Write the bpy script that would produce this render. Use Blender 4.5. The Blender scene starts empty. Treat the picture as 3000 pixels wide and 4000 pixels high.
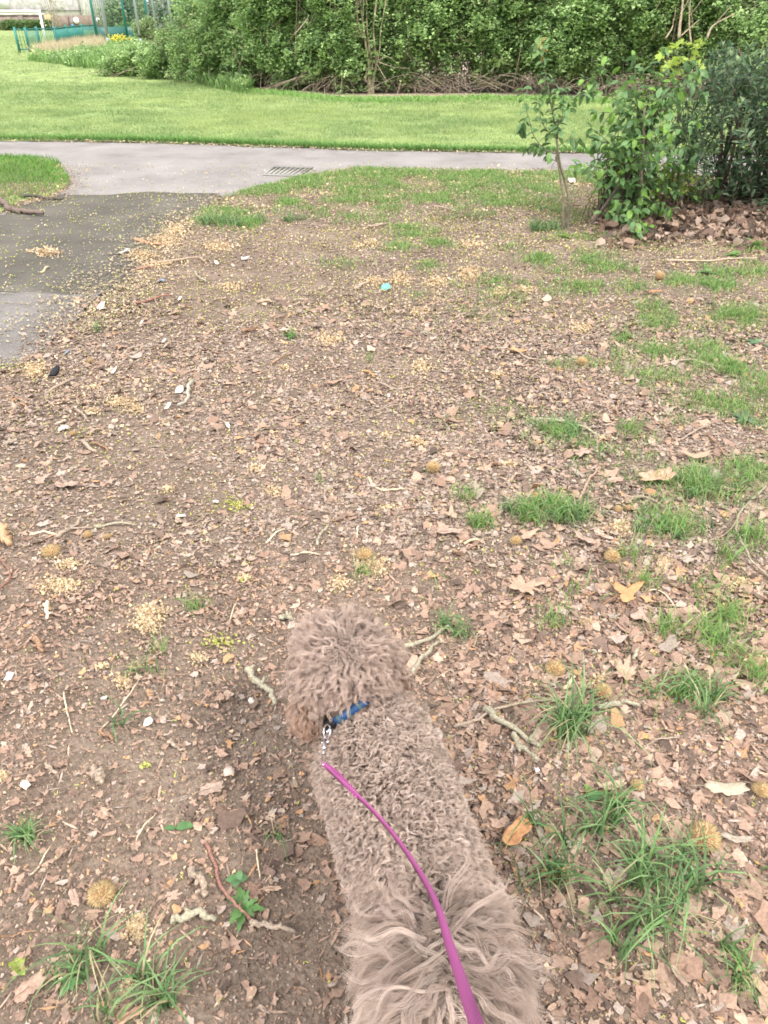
import bpy, bmesh, math, random
import numpy as np
from mathutils import Vector, Matrix
from mathutils.bvhtree import BVHTree

rng = np.random.default_rng(11)
random.seed(11)
R = math.radians
sc = bpy.context.scene
COL = sc.collection

# ------------------------------------------------------------------ camera
CAMH = 1.5
FPX = 2900.0
PITCH = R(33.9)
cam_d = bpy.data.cameras.new('camera')
cam = bpy.data.objects.new('camera', cam_d)
COL.objects.link(cam)
cam.location = (0, 0, CAMH)
cam.rotation_euler = (R(90) - PITCH, 0, 0)
cam_d.sensor_fit = 'VERTICAL'
cam_d.sensor_height = 36
cam_d.sensor_width = 27
cam_d.lens = 36 * FPX / 4000
cam_d.clip_start = 0.02
cam_d.clip_end = 2000
sc.camera = cam

# ------------------------------------------------------------------ light
world = bpy.data.worlds.new('World')
sc.world = world
world.use_nodes = True
wn = world.node_tree
wn.nodes.clear()
wo = wn.nodes.new('ShaderNodeOutputWorld')
wb = wn.nodes.new('ShaderNodeBackground')
ws = wn.nodes.new('ShaderNodeTexSky')
ws.sky_type = 'NISHITA'
ws.sun_disc = False
ws.sun_elevation = R(52)
ws.sun_rotation = R(-125)
ws.air_density = 1.0
ws.dust_density = 4.0
ws.ozone_density = 1.0
wh = wn.nodes.new('ShaderNodeHueSaturation')      # overcast: a greyer sky
wh.inputs['Saturation'].default_value = 0.30
wn.links.new(ws.outputs[0], wh.inputs['Color'])
wn.links.new(wh.outputs[0], wb.inputs['Color'])
wb.inputs['Strength'].default_value = 0.142
wn.links.new(wb.outputs[0], wo.inputs['Surface'])

sun_d = bpy.data.lights.new('sun', 'SUN')
sun_d.energy = 1.8
sun_d.angle = R(11)
sun_d.color = (1.0, 0.95, 0.88)
sun = bpy.data.objects.new('sun', sun_d)
COL.objects.link(sun)
sun.rotation_euler = (R(38), 0, R(-125 + 180))

sc.view_settings.view_transform = 'Standard'
sc.view_settings.look = 'None'
sc.view_settings.gamma = 1
sc.view_settings.exposure = 1.35
try:
    sc.cycles.max_bounces = 6
    sc.cycles.diffuse_bounces = 3
    sc.cycles.transmission_bounces = 3
    sc.cycles.transparent_max_bounces = 6
    sc.cycles.filter_width = 1.7
    sc.cycles_curves.shape = 'RIBBONS'
except Exception:
    pass

# ------------------------------------------------------------------ pixel -> place
CP, SP = math.cos(PITCH), math.sin(PITCH)

def ray(px, py):
    dx = (px - 1500) / FPX
    dy = (2000 - py) / FPX
    return np.array([dx, CP + dy * SP, -SP + dy * CP])

def G(px, py, h=0.0):
    """point at height h"""
    d = ray(px, py)
    t = (h - CAMH) / d[2]
    return np.array([d[0] * t, d[1] * t, h])

def AT(px, py, y):
    """point at ground distance y"""
    d = ray(px, py)
    t = y / d[1]
    return np.array([d[0] * t, y, CAMH + d[2] * t])

def DP(px, py, z):
    """point at camera depth z"""
    d = ray(px, py)
    return np.array([d[0] * z, d[1] * z, CAMH + d[2] * z])

def proj(x, y, z=0.0):
    zz = z - CAMH
    dep = y * CP - zz * SP
    up = y * SP + zz * CP
    dep = np.where(np.abs(dep) < 1e-4, 1e-4, dep)
    return 1500 + FPX * x / dep, 2000 - FPX * up / dep

# ------------------------------------------------------------------ noise
def _hash(ix, iy, s):
    h = (ix * 374761393 + iy * 668265263 + s * 974634777) & 0xffffffff
    h = ((h ^ (h >> 13)) * 1274126177) & 0xffffffff
    return ((h ^ (h >> 16)) & 0xffff) / 65535.0

def vnoise(x, y, scale, seed=0):
    x = np.asarray(x, float) * scale + 1000.0
    y = np.asarray(y, float) * scale + 1000.0
    ix = np.floor(x).astype(np.int64); iy = np.floor(y).astype(np.int64)
    fx = x - ix; fy = y - iy
    fx = fx * fx * (3 - 2 * fx); fy = fy * fy * (3 - 2 * fy)
    a = _hash(ix, iy, seed); b = _hash(ix + 1, iy, seed)
    c = _hash(ix, iy + 1, seed); d = _hash(ix + 1, iy + 1, seed)
    return (a * (1 - fx) + b * fx) * (1 - fy) + (c * (1 - fx) + d * fx) * fy

def fbm(x, y, scale, seed=0, o=3):
    v = 0; a = 1; t = 0
    for k in range(o):
        v = v + a * vnoise(x, y, scale * 2 ** k, seed + k); t += a; a *= 0.5
    return v / t

def sstep(a, b, x):
    t = np.clip((np.asarray(x, float) - a) / (b - a), 0, 1)
    return t * t * (3 - 2 * t)

def poly_sd(px, py, poly):
    """signed distance to polygon, negative inside"""
    px = np.asarray(px, float); py = np.asarray(py, float)
    d = np.full(px.shape, 1e9); ins = np.zeros(px.shape, bool)
    n = len(poly)
    for i in range(n):
        ax, ay = poly[i][:2]; bx, by = poly[(i + 1) % n][:2]
        ex, ey = bx - ax, by - ay
        L = ex * ex + ey * ey + 1e-12
        t = np.clip(((px - ax) * ex + (py - ay) * ey) / L, 0, 1)
        d = np.minimum(d, np.hypot(px - ax - t * ex, py - ay - t * ey))
        c = ((ay > py) != (by > py)) & (px < (bx - ax) * (py - ay) / (by - ay + 1e-15) + ax)
        ins ^= c
    return np.where(ins, -d, d)

# ------------------------------------------------------------------ materials
def newmat(name):
    m = bpy.data.materials.new(name)
    m.use_nodes = True
    nt = m.node_tree
    bs = nt.nodes['Principled BSDF']
    return m, nt, bs

def N(nt, kind, **kw):
    n = nt.nodes.new(kind)
    for k, v in kw.items():
        setattr(n, k, v)
    return n

def noise_ramp(nt, scale, cols, detail=6, rough=0.6, coord='Object', dist=0.0):
    tc = N(nt, 'ShaderNodeTexCoord')
    no = N(nt, 'ShaderNodeTexNoise')
    no.inputs['Scale'].default_value = scale
    no.inputs['Detail'].default_value = detail
    no.inputs['Roughness'].default_value = rough
    no.inputs['Distortion'].default_value = dist
    nt.links.new(tc.outputs[coord], no.inputs['Vector'])
    cr = N(nt, 'ShaderNodeValToRGB')
    el = cr.color_ramp.elements
    while len(el) < len(cols):
        el.new(0.5)
    for e, (p, c) in zip(el, cols):
        e.position = p; e.color = (*c, 1)
    nt.links.new(no.outputs['Fac'], cr.inputs[0])
    return cr, no

def add_bump(nt, bs, scale, strength, dist=0.01, detail=8):
    tc = N(nt, 'ShaderNodeTexCoord')
    no = N(nt, 'ShaderNodeTexNoise')
    no.inputs['Scale'].default_value = scale
    no.inputs['Detail'].default_value = detail
    nt.links.new(tc.outputs['Object'], no.inputs['Vector'])
    b = N(nt, 'ShaderNodeBump')
    b.inputs['Strength'].default_value = strength
    b.inputs['Distance'].default_value = dist
    nt.links.new(no.outputs['Fac'], b.inputs['Height'])
    nt.links.new(b.outputs[0], bs.inputs['Normal'])

def simple(name, col, rough=0.7, var=0.25, scale=30, metal=0.0, bump=0.0, bscale=60):
    m, nt, bs = newmat(name)
    c = np.array(col)
    cr, no = noise_ramp(nt, scale, [(0.3, tuple(c * (1 - var))), (0.7, tuple(np.minimum(c * (1 + var), 1)))])
    nt.links.new(cr.outputs[0], bs.inputs['Base Color'])
    bs.inputs['Roughness'].default_value = rough
    bs.inputs['Metallic'].default_value = metal
    bs.inputs['Specular IOR Level'].default_value = 0.3
    if bump:
        add_bump(nt, bs, bscale, bump)
    return m

def vcmat(name, rough=0.75, transl=0.0, spec=0.2, nscale=90, var=0.25):
    """colour comes from the pieces themselves (attribute), mottled by noise"""
    m, nt, bs = newmat(name)
    at = N(nt, 'ShaderNodeAttribute', attribute_name='Col')
    tc = N(nt, 'ShaderNodeTexCoord')
    no = N(nt, 'ShaderNodeTexNoise')
    no.inputs['Scale'].default_value = nscale
    no.inputs['Detail'].default_value = 4
    nt.links.new(tc.outputs['Object'], no.inputs['Vector'])
    mr = N(nt, 'ShaderNodeMapRange')
    mr.inputs['From Min'].default_value = 0.3; mr.inputs['From Max'].default_value = 0.7
    mr.inputs['To Min'].default_value = 1 - var; mr.inputs['To Max'].default_value = 1 + var
    nt.links.new(no.outputs['Fac'], mr.inputs[0])
    mx = N(nt, 'ShaderNodeVectorMath', operation='SCALE')
    nt.links.new(at.outputs['Color'], mx.inputs[0])
    nt.links.new(mr.outputs[0], mx.inputs['Scale'])
    nt.links.new(mx.outputs[0], bs.inputs['Base Color'])
    bs.inputs['Roughness'].default_value = rough
    bs.inputs['Specular IOR Level'].default_value = spec
    if transl > 0:
        tr = N(nt, 'ShaderNodeBsdfTranslucent')
        nt.links.new(mx.outputs[0], tr.inputs['Color'])
        mix = N(nt, 'ShaderNodeMixShader')
        mix.inputs[0].default_value = transl
        out = nt.nodes['Material Output']
        nt.links.new(bs.outputs[0], mix.inputs[1]); nt.links.new(tr.outputs[0], mix.inputs[2])
        nt.links.new(mix.outputs[0], out.inputs['Surface'])
    return m

M = {}
M['litter'] = vcmat('dead_leaf', 0.8, 0.12, 0.15, 160, 0.22)
M['bits'] = vcmat('small_bits', 0.85, 0.1, 0.1, 300, 0.2)
M['grass'] = vcmat('grass_blade', 0.55, 0.35, 0.25, 60, 0.2)
M['leaf'] = vcmat('green_leaf', 0.42, 0.38, 0.35, 60, 0.22)
M['wood'] = vcmat('twig_bark', 0.9, 0.0, 0.1, 220, 0.4)
M['stemwood'] = vcmat('bark', 0.9, 0.0, 0.1, 40, 0.35)
M['paint'] = vcmat('painted_surface', 0.45, 0.0, 0.3, 3, 0.08)
M['masonry'] = vcmat('masonry', 0.9, 0.0, 0.1, 2.0, 0.3)

# soil
m, nt, bs = newmat('soil')
cr, _ = noise_ramp(nt, 2.2, [(0.30, (0.135, 0.102, 0.080)), (0.52, (0.20, 0.158, 0.126)), (0.72, (0.30, 0.245, 0.20))], 12, 0.72)
cr2, n2 = noise_ramp(nt, 95, [(0.35, (0.62, 0.60, 0.58)), (0.62, (1.15, 1.12, 1.08))], 6, 0.7)
mu = N(nt, 'ShaderNodeMix', data_type='RGBA', blend_type='MULTIPLY'); mu.inputs[0].default_value = 1
nt.links.new(cr.outputs[0], mu.inputs[6]); nt.links.new(cr2.outputs[0], mu.inputs[7])
nt.links.new(mu.outputs[2], bs.inputs['Base Color'])
bs.inputs['Roughness'].default_value = 0.95; bs.inputs['Specular IOR Level'].default_value = 0.1
add_bump(nt, bs, 70, 0.9, 0.012, 10)
M['soil'] = m

def tarmac(name, c0, c1, c2, s=3.0):
    m, nt, bs = newmat(name)
    cr, _ = noise_ramp(nt, s, [(0.3, c0), (0.5, c1), (0.72, c2)], 10, 0.65)
    cr2, _ = noise_ramp(nt, 220, [(0.35, (0.75, 0.75, 0.75)), (0.65, (1.2, 1.19, 1.17))], 3, 0.6)
    mu = N(nt, 'ShaderNodeMix', data_type='RGBA', blend_type='MULTIPLY'); mu.inputs[0].default_value = 1
    nt.links.new(cr.outputs[0], mu.inputs[6]); nt.links.new(cr2.outputs[0], mu.inputs[7])
    nt.links.new(mu.outputs[2], bs.inputs['Base Color'])
    bs.inputs['Roughness'].default_value = 0.9; bs.inputs['Specular IOR Level'].default_value = 0.15
    add_bump(nt, bs, 160, 0.5, 0.006, 6)
    return m
M['path'] = tarmac('worn_tarmac', (0.185, 0.170, 0.163), (0.245, 0.228, 0.220), (0.300, 0.280, 0.270), 1.4)
M['patch'] = tarmac('dark_tarmac', (0.082, 0.076, 0.065), (0.110, 0.102, 0.087), (0.155, 0.144, 0.122), 1.8)
M['path_lower'] = tarmac('aged_tarmac', (0.135, 0.124, 0.115), (0.180, 0.167, 0.157), (0.225, 0.208, 0.198), 2.4)
M['lawnground'] = simple('lawn_soil', (0.22, 0.28, 0.10), 0.95, 0.3, 1.6, bump=0.6, bscale=25)
M['bed'] = simple('bare_bed', (0.36, 0.28, 0.22), 0.95, 0.35, 3, bump=0.8, bscale=20)
M['mound'] = simple('weedy_soil', (0.22, 0.28, 0.10), 0.95, 0.35, 2, bump=0.6, bscale=20)

# ------------------------------------------------------------------ mesh builder
class MB:
    """collects polygons with a colour per vertex; build() links ONE mesh"""
    def __init__(s):
        s.v = []; s.c = []; s.lv = []; s.ls = []; s.n = 0
    def add(s, verts, faces_flat, sizes, cols):
        verts = np.asarray(verts, np.float32).reshape(-1, 3)
        cols = np.asarray(cols, np.float32)
        if cols.ndim == 1:
            cols = np.repeat(cols[None], len(verts), 0)
        s.v.append(verts); s.c.append(cols)
        s.lv.append(np.asarray(faces_flat, np.int64).ravel() + s.n)
        s.ls.append(np.asarray(sizes, np.int64).ravel())
        s.n += len(verts)
    def inst(s, tv, tf, pos, rot, scale, cols):
        """tv (V,3), tf (F,k) ; pos (N,3) rot (N,3,3) scale (N,) or (N,3) cols (N,3) or (N,V,3)"""
        tv = np.asarray(tv, float); tf = np.asarray(tf)
        n = len(pos)
        if n == 0: return
        scale = np.asarray(scale, float)
        if scale.ndim == 1: scale = scale[:, None]
        loc = tv[None] * scale[:, None, :]
        w = np.einsum('nij,nvj->nvi', rot, loc) + pos[:, None]
        V = len(tv)
        f = tf[None] + (np.arange(n) * V)[:, None, None]
        cols = np.asarray(cols, float)
        if cols.ndim == 2: cols = np.repeat(cols[:, None], V, 1)
        s.add(w.reshape(-1, 3), f.reshape(-1), np.full(n * len(tf), tf.shape[1]), cols.reshape(-1, 3))
    def tube(s, pts, radii, col, sides=6, caps=True, jit=0.0, flat=1.0):
        pts = np.asarray(pts, float); K = len(pts)
        radii = np.broadcast_to(np.asarray(radii, float), (K,)).copy()
        tan = np.gradient(pts, axis=0)
        tan /= np.linalg.norm(tan, axis=1)[:, None] + 1e-9
        ref = np.array([0, 0, 1.0]) if abs(tan[0][2]) < 0.8 else np.array([1.0, 0, 0])
        vs = []
        for k in range(K):
            a = np.cross(ref, tan[k]); a /= np.linalg.norm(a) + 1e-9
            b = np.cross(tan[k], a); ref = b
            for q in range(sides):
                th = 2 * math.pi * q / sides
                r = radii[k] * (1 + (rng.random() - 0.5) * jit)
                vs.append(pts[k] + r * (math.cos(th) * a + flat * math.sin(th) * b))
        f = []
        sz = []
        for k in range(K - 1):
            for q in range(sides):
                q2 = (q + 1) % sides
                f += [k * sides + q, k * sides + q2, (k + 1) * sides + q2, (k + 1) * sides + q]; sz.append(4)
        if caps:
            f += list(range(sides))[::-1]; sz.append(sides)
            f += [(K - 1) * sides + q for q in range(sides)]; sz.append(sides)
        s.add(vs, f, sz, col)
    def box(s, lo, hi, col):
        x0, y0, z0 = lo; x1, y1, z1 = hi
        v = [(x0,y0,z0),(x1,y0,z0),(x1,y1,z0),(x0,y1,z0),(x0,y0,z1),(x1,y0,z1),(x1,y1,z1),(x0,y1,z1)]
        f = [0,3,2,1, 4,5,6,7, 0,1,5,4, 1,2,6,5, 2,3,7,6, 3,0,4,7]
        s.add(v, f, [4]*6, col)
    def obox(s, a, b, w, h0, h1, col):
        """upright slab between ground points a and b, thickness w"""
        a = np.array(a[:2], float); b = np.array(b[:2], float)
        d = b - a; d /= np.linalg.norm(d); n = np.array([-d[1], d[0]]) * w / 2
        c = [a - n, b - n, b + n, a + n]
        v = [(*p, h0) for p in c] + [(*p, h1) for p in c]
        f = [0,3,2,1, 4,5,6,7, 0,1,5,4, 1,2,6,5, 2,3,7,6, 3,0,4,7]
        s.add(v, f, [4]*6, col)
    def build(s, name, mat, parent=None, smooth=False, origin=None):
        v = np.concatenate(s.v); c = np.concatenate(s.c)
        lv = np.concatenate(s.lv); ls = np.concatenate(s.ls)
        if origin is not None:
            v = v - np.asarray(origin, np.float32)
        me = bpy.data.meshes.new(name)
        me.vertices.add(len(v)); me.vertices.foreach_set('co', v.astype(np.float32).ravel())
        me.loops.add(len(lv)); me.loops.foreach_set('vertex_index', lv.astype(np.int32))
        me.polygons.add(len(ls))
        st = np.concatenate([[0], np.cumsum(ls)[:-1]]).astype(np.int32)
        me.polygons.foreach_set('loop_start', st)
        if smooth: me.polygons.foreach_set('use_smooth', np.ones(len(ls), bool))
        at = me.color_attributes.new('Col', 'FLOAT_COLOR', 'POINT')
        rgba = np.ones((len(v), 4), np.float32); rgba[:, :3] = c
        at.data.foreach_set('color', rgba.ravel())
        me.materials.append(mat)
        me.update(calc_edges=True)
        o = bpy.data.objects.new(name, me)
        COL.objects.link(o)
        if origin is not None:
            o.location = tuple(float(t) for t in origin)
        if parent is not None:
            o.parent = parent
            if origin is not None: o.location = tuple(np.array(o.location) - np.array(parent.location))
            else: o.location = tuple(-np.array(parent.location))
        return o

def tag(o, label=None, cat=None, group=None, kind=None):
    if label: o['label'] = label
    if cat: o['category'] = cat
    if group: o['group'] = group
    if kind: o['kind'] = kind
    return o

def empty(name, loc):
    o = bpy.data.objects.new(name, None)
    COL.objects.link(o)
    o.location = tuple(float(t) for t in loc)
    o.empty_display_size = 0.1
    return o

def rots(yaw, pitch, roll):
    cy, sy = np.cos(yaw), np.sin(yaw); cp, sp = np.cos(pitch), np.sin(pitch); cr, sr = np.cos(roll), np.sin(roll)
    z = np.zeros_like(cy); o = np.ones_like(cy)
    Rz = np.stack([np.stack([cy, -sy, z], -1), np.stack([sy, cy, z], -1), np.stack([z, z, o], -1)], -2)
    Rx = np.stack([np.stack([o, z, z], -1), np.stack([z, cp, -sp], -1), np.stack([z, sp, cp], -1)], -2)
    Ry = np.stack([np.stack([cr, z, sr], -1), np.stack([z, o, z], -1), np.stack([-sr, z, cr], -1)], -2)
    return Rz @ Rx @ Ry

def pick(pal, n, jit=0.15, w=None):
    pal = np.array(pal)
    i = rng.choice(len(pal), n, p=None if w is None else np.array(w) / np.sum(w))
    return pal[i] * (1 + (rng.random((n, 1)) - 0.5) * 2 * jit)

def smooth_line(pts, n):
    pts = np.asarray(pts, float)
    if len(pts) == 2:
        t = np.linspace(0, 1, n)[:, None]
        return pts[0] * (1 - t) + pts[1] * t
    P = np.vstack([2 * pts[0] - pts[1], pts, 2 * pts[-1] - pts[-2]])
    out = []
    segs = len(pts) - 1
    for u in np.linspace(0, segs - 1e-6, n):
        i = int(u); t = u - i
        a, b, c, d = P[i], P[i+1], P[i+2], P[i+3]
        out.append(0.5 * (2*b + (c-a)*t + (2*a-5*b+4*c-d)*t*t + (3*b-a-3*c+d)*t**3))
    return np.array(out)

# ------------------------------------------------------------------ setting: outlines on the ground
path_px = [(-1500, 548), (0, 551), (600, 560), (1000, 574), (1500, 590), (2250, 600), (3600, 612), (5200, 640),
           (5200, 740), (3600, 705), (2300, 678), (1700, 668), (1400, 662), (1290, 676), (1180, 695), (1000, 738),
           (870, 775), (800, 810), (745, 850), (650, 915), (560, 1000), (500, 1090), (420, 1150), (330, 1225),
           (220, 1320), (110, 1400), (20, 1450), (-200, 1570), (-700, 1800), (-1600, 1800), (-1000, 1200), (-600, 960), (-260, 865),
           (0, 845), (80, 800), (200, 778), (260, 745), (262, 700), (240, 655), (205, 622), (0, 615), (-1500, 608)]
PATH = [G(*p)[:2] for p in path_px]
patch_px = [(255, 765), (420, 768), (560, 752), (700, 758), (860, 757), (870, 775), (800, 810), (745, 850), (650, 915), (560, 1000), (500, 1090),
            (420, 1150), (250, 1155), (0, 1148), (-500, 1150), (-800, 1000), (-600, 960), (-260, 865), (0, 845), (80, 800), (200, 778)]
PATCH = [G(*p)[:2] for p in patch_px]
lawn_px = [(-3000, 545), (-1500, 548), (0, 551), (600, 560), (1000, 574), (1500, 590), (2250, 600), (3600, 612), (5200, 640)]
leftlawn_px = [(-1500, 608), (0, 615), (205, 622), (240, 655), (262, 700), (255, 735), (190, 770), (80, 792), (0, 835), (-260, 858), (-900, 850)]
LEFT = [G(*p)[:2] for p in leftlawn_px]

def edge_noise(poly, amp, step):
    out = []
    n = len(poly)
    for i in range(n):
        a = np.array(poly[i]); b = np.array(poly[(i + 1) % n])
        L = np.linalg.norm(b - a); k = max(1, min(200, int(L / step)))
        for j in range(k):
            p = a + (b - a) * j / k
            nx = vnoise(p[0], p[1], 1 / step / 2.5, 5) - 0.5; ny = vnoise(p[0], p[1], 1 / step / 2.5, 9) - 0.5
            far = min(1.0, 20 / (1 + np.linalg.norm(p)))
            out.append((p[0] + nx * amp * 2, p[1] + ny * amp * 2))
    return out

def sheet(name, poly, z, mat, thick=0.0):
    bm = bmesh.new()
    vs = [bm.verts.new((p[0], p[1], z)) for p in poly]
    bm.faces.new(vs)
    bmesh.ops.triangulate(bm, faces=bm.faces[:])
    for f in bm.faces:
        if f.normal.z < 0: f.normal_flip()
    me = bpy.data.meshes.new(name); bm.to_mesh(me); bm.free()
    me.materials.append(mat)
    o = bpy.data.objects.new(name, me); COL.objects.link(o)
    o['kind'] = 'structure'
    return o

def hground(x, y):
    x = np.asarray(x, float); y = np.asarray(y, float)
    sd = poly_sd(x, y, PATH)
    w = sstep(0.0, 0.5, sd) * (1 - sstep(7, 10, y)) * sstep(-1.0, 0.0, y + 0.5)
    lip = sstep(0.0, .06, sd) * (1 - sstep(9.9, 10.3, y)) * (1 - sstep(5.2, 5.6, np.abs(x)))
    return w * ((fbm(x, y, 1.3, 3) - 0.42) * 0.05 + (fbm(x, y, 9, 21) - 0.5) * 0.014) + 0.013 * lip

def geo(a, b, n):
    return a + (b - a) * (np.geomspace(1, 60, n) - 1) / 59

xs = np.concatenate([geo(-5.8, -500, 50)[::-1][:-1], np.arange(-5.8, 5.8, 0.034), geo(5.8, 500, 50)[1:]])
ys = np.concatenate([geo(0.15, -60, 16)[::-1][:-1], np.arange(0.15, 10.9, 0.03), geo(10.9, 900, 60)[1:]])
GX, GY = np.meshgrid(xs, ys)
GZ = hground(GX, GY)
gb = MB()
nx, ny = len(xs), len(ys)
ii = np.arange(ny - 1)[:, None] * nx + np.arange(nx - 1)[None]
quad = np.stack([ii, ii + 1, ii + nx + 1, ii + nx], -1).reshape(-1, 4)
gb.add(np.stack([GX, GY, GZ], -1).reshape(-1, 3), quad, np.full(len(quad), 4), (0.2, 0.15, 0.1))
tag(gb.build('ground', M['soil'], smooth=True), kind='structure')

sheet('path', edge_noise(PATH, 0.05, 0.10), 0.004, M['path'])
sheet('path_patch', edge_noise(PATCH, 0.06, 0.12), 0.008, M['patch'])
low_px = [(-800, 1150), (0, 1146), (250, 1153), (420, 1150), (330, 1225), (220, 1320), (110, 1400), (20, 1450), (-200, 1570), (-700, 1800), (-1500, 1800), (-1000, 1200)]
sheet('path_lower', edge_noise([G(*p)[:2] for p in low_px], 0.05, 0.10), 0.012, M['path_lower'])
lawn_poly = [G(*p)[:2] for p in lawn_px]
lawn_poly = edge_noise(lawn_poly, 0.05, 0.25)[:-60] if False else lawn_poly
lawn_outline = []
for i in range(len(lawn_poly) - 1):
    a, b = np.array(lawn_poly[i]), np.array(lawn_poly[i + 1])
    k = max(1, int(np.linalg.norm(b - a) / 0.2))
    for j in range(k):
        p = a + (b - a) * j / k
        lawn_outline.append((p[0], p[1] + (vnoise(p[0], 0, 1.7, 4) - 0.5) * 0.12 - 0.02))
lawn_outline += [(60, 11), (400, 60), (400, 800), (-400, 800), (-400, 60), (-60, 12)]
sheet('lawn', lawn_outline, 0.012, M['lawnground'])
sheet('lawn_corner', edge_noise(LEFT, 0.04, 0.15), 0.014, M['lawnground'])

# bare bed under the thicket
bed_px = [(860, 338), (1000, 358), (1200, 374), (1420, 388), (1600, 386), (1800, 378), (2050, 384), (2300, 392), (2700, 400), (3400, 420), (4500, 450)]
bed = [G(*p)[:2] for p in bed_px]
bed_poly = bed + [(60, 30), (60, 40), (-6, 40), (-6, 26)]
BED = bed_poly
bo = []
for i in range(len(bed) - 1):
    a, b = np.array(bed[i]), np.array(bed[i + 1]); k = max(1, int(np.linalg.norm(b - a) / 0.3))
    for j in range(k):
        p = a + (b - a) * j / k
        bo.append((p[0], p[1] + (fbm(p[0], 0, 0.9, 14) - 0.5) * 0.9))
sheet('bare_soil_bed', bo + [(60, 30), (60, 40), (-6, 40), (-6, 26)], 0.02, M['bed'])

# weedy mound at the end of the thicket (a low bank)
def mound_h(x, y):
    m1 = np.exp(-(((x + 5.6) / 5.0) ** 2 + ((y - 29.5) / 5.5) ** 2))
    m2 = np.exp(-(((x + 11) / 4.5) ** 2 + ((y - 36) / 6) ** 2))
    return np.maximum(0, 0.5 * m1 + 0.12 * m2 - 0.06)
gx, gy = np.meshgrid(np.linspace(-22, 6, 90), np.linspace(20, 50, 90))
gz = mound_h(gx, gy) + 0.008
mb = MB()
ii = np.arange(89)[:, None] * 90 + np.arange(89)[None]
quad = np.stack([ii, ii + 1, ii + 91, ii + 90], -1).reshape(-1, 4)
zc = gz.reshape(-1)[quad].max(1)
quad = quad[zc > 0.0085]
mb.add(np.stack([gx, gy, gz], -1).reshape(-1, 3), quad, np.full(len(quad), 4), (0.15, 0.15, 0.08))
tag(mb.build('bank', M['mound'], smooth=True), kind='structure')

# ------------------------------------------------------------------ ground cover masks
GRASS_SPOTS = [  # px, py, rx, ry, strength : tufty patches of grass on the bare earth
    (1000,745,150,22,1.1),(1200,705,180,25,1.2),(1500,682,220,22,1.2),(1850,690,220,22,1.1),(2200,692,200,22,1.1),(2500,700,160,22,.9),
    (1130,805,45,20,1),(880,855,95,35,1.1),(960,880,60,25,1),(1450,745,160,30,.85),(1660,785,70,20,1),(1480,780,60,18,1),(1850,745,160,26,.85),(2100,760,140,30,.7),
    (1350,790,90,22,.6),(1600,915,90,24,.85),(1700,965,55,16,.8),(1330,1050,90,20,.55),(1680,1062,60,16,.8),(1420,860,120,25,.5),(1560,980,80,20,.45),
    (2110,1035,60,22,1),(2330,1035,90,30,.9),(2260,1140,110,30,.8),(2450,1130,80,25,.7),(2640,1115,60,20,.9),(2780,1135,90,30,.9),(2560,1290,30,22,.7),
    (2420,1330,60,25,.6),(2900,1260,120,45,.9),(2750,1390,110,45,1),(2850,1440,90,30,.9),(2560,1385,100,28,.75),(2620,1500,80,26,.8),(2950,1530,90,60,.9),
    (2170,1705,75,35,1.1),(2480,1690,55,28,.9),(2850,1590,110,40,.9),(2280,1640,50,20,.4),(2150,2020,120,48,1.2),(2060,2040,60,30,.8),(1880,2065,60,22,.9),(1830,1965,50,22,.6),
    (2740,1910,110,50,1.1),(2900,1880,110,60,1.1),(2620,2090,110,50,1),(2820,2210,60,40,.9),(2920,2110,70,60,.9),(2440,2190,80,30,.5),
    (2190,2230,50,30,.5),(2150,2450,80,45,.9),(2260,2330,50,30,.5),(2500,2300,60,40,.7),(2780,2320,120,60,.6),(2830,2560,130,80,1.1),(2680,2720,110,70,1.2),(2600,2480,60,40,.7),(2850,2420,90,60,1),(2930,2660,70,55,.9),
    (2740,2480,60,40,.7),(1420,2265,50,25,.5),(1250,1900,30,15,.3),(1140,1330,25,12,.7),(1640,1160,25,14,.8),(1730,1660,40,16,.35),
    (770,2390,50,20,.5),(540,2640,80,25,.5),(620,2560,60,20,.4),(1450,1420,30,12,.3),(380,1290,8,20,.5),(2900,3900,80,60,.35),(2850,3800,40,80,.4),(2980,3480,40,60,.4)]

def grass_mask(x, y):
    px, py = proj(x, y)
    m = np.zeros_like(px)
    for (a, b, rx, ry, s) in GRASS_SPOTS:
        m = np.maximum(m, s * np.exp(-(((px - a) / rx) ** 2 + ((py - b) / ry) ** 2)))
    # a sparse general cover toward the right
    bg = sstep(1500, 2500, px) * sstep(700, 1050, py) * (1 - sstep(2300, 2900, py)) * 0.55 * sstep(.52, .68, fbm(x, y, 3.1, 77))
    bg2 = 0.8 * sstep(650, 700, py) * (1 - sstep(760, 900, py)) * sstep(900, 1300, px) * (1 - sstep(2250, 2500, px)) * sstep(.42, .62, fbm(x, y, 2.6, 31))
    return np.maximum(np.maximum(m, bg), bg2)

def frustum_pts(n, y0, y1, margin=0.35, power=1.0):
    """random ground points inside the visible trapezoid between distances y0..y1"""
    out = np.zeros((0, 2))
    hw1 = 0.56 * (y1 * CP + CAMH * SP) + margin
    while len(out) < n:
        k = int((n - len(out)) * 2.4) + 100
        y = y0 + (y1 - y0) * rng.random(k) ** power
        x = (rng.random(k) * 2 - 1) * hw1
        ok = np.abs(x) < 0.56 * (y * CP + CAMH * SP) + margin
        out = np.vstack([out, np.stack([x, y], -1)[ok]])
    return out[:n]

in_left = lambda x, y: poly_sd(x, y, LEFT)
LITTER_PAL = [(.40,.275,.205), (.345,.235,.175), (.275,.185,.14), (.20,.14,.11), (.385,.31,.26), (.46,.275,.15), (.13,.095,.075), (.45,.34,.26), (.32,.21,.155)]
LITTER_W = [6, 6, 5.5, 4, 3, 1.4, 2, 1.6, 4]

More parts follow.
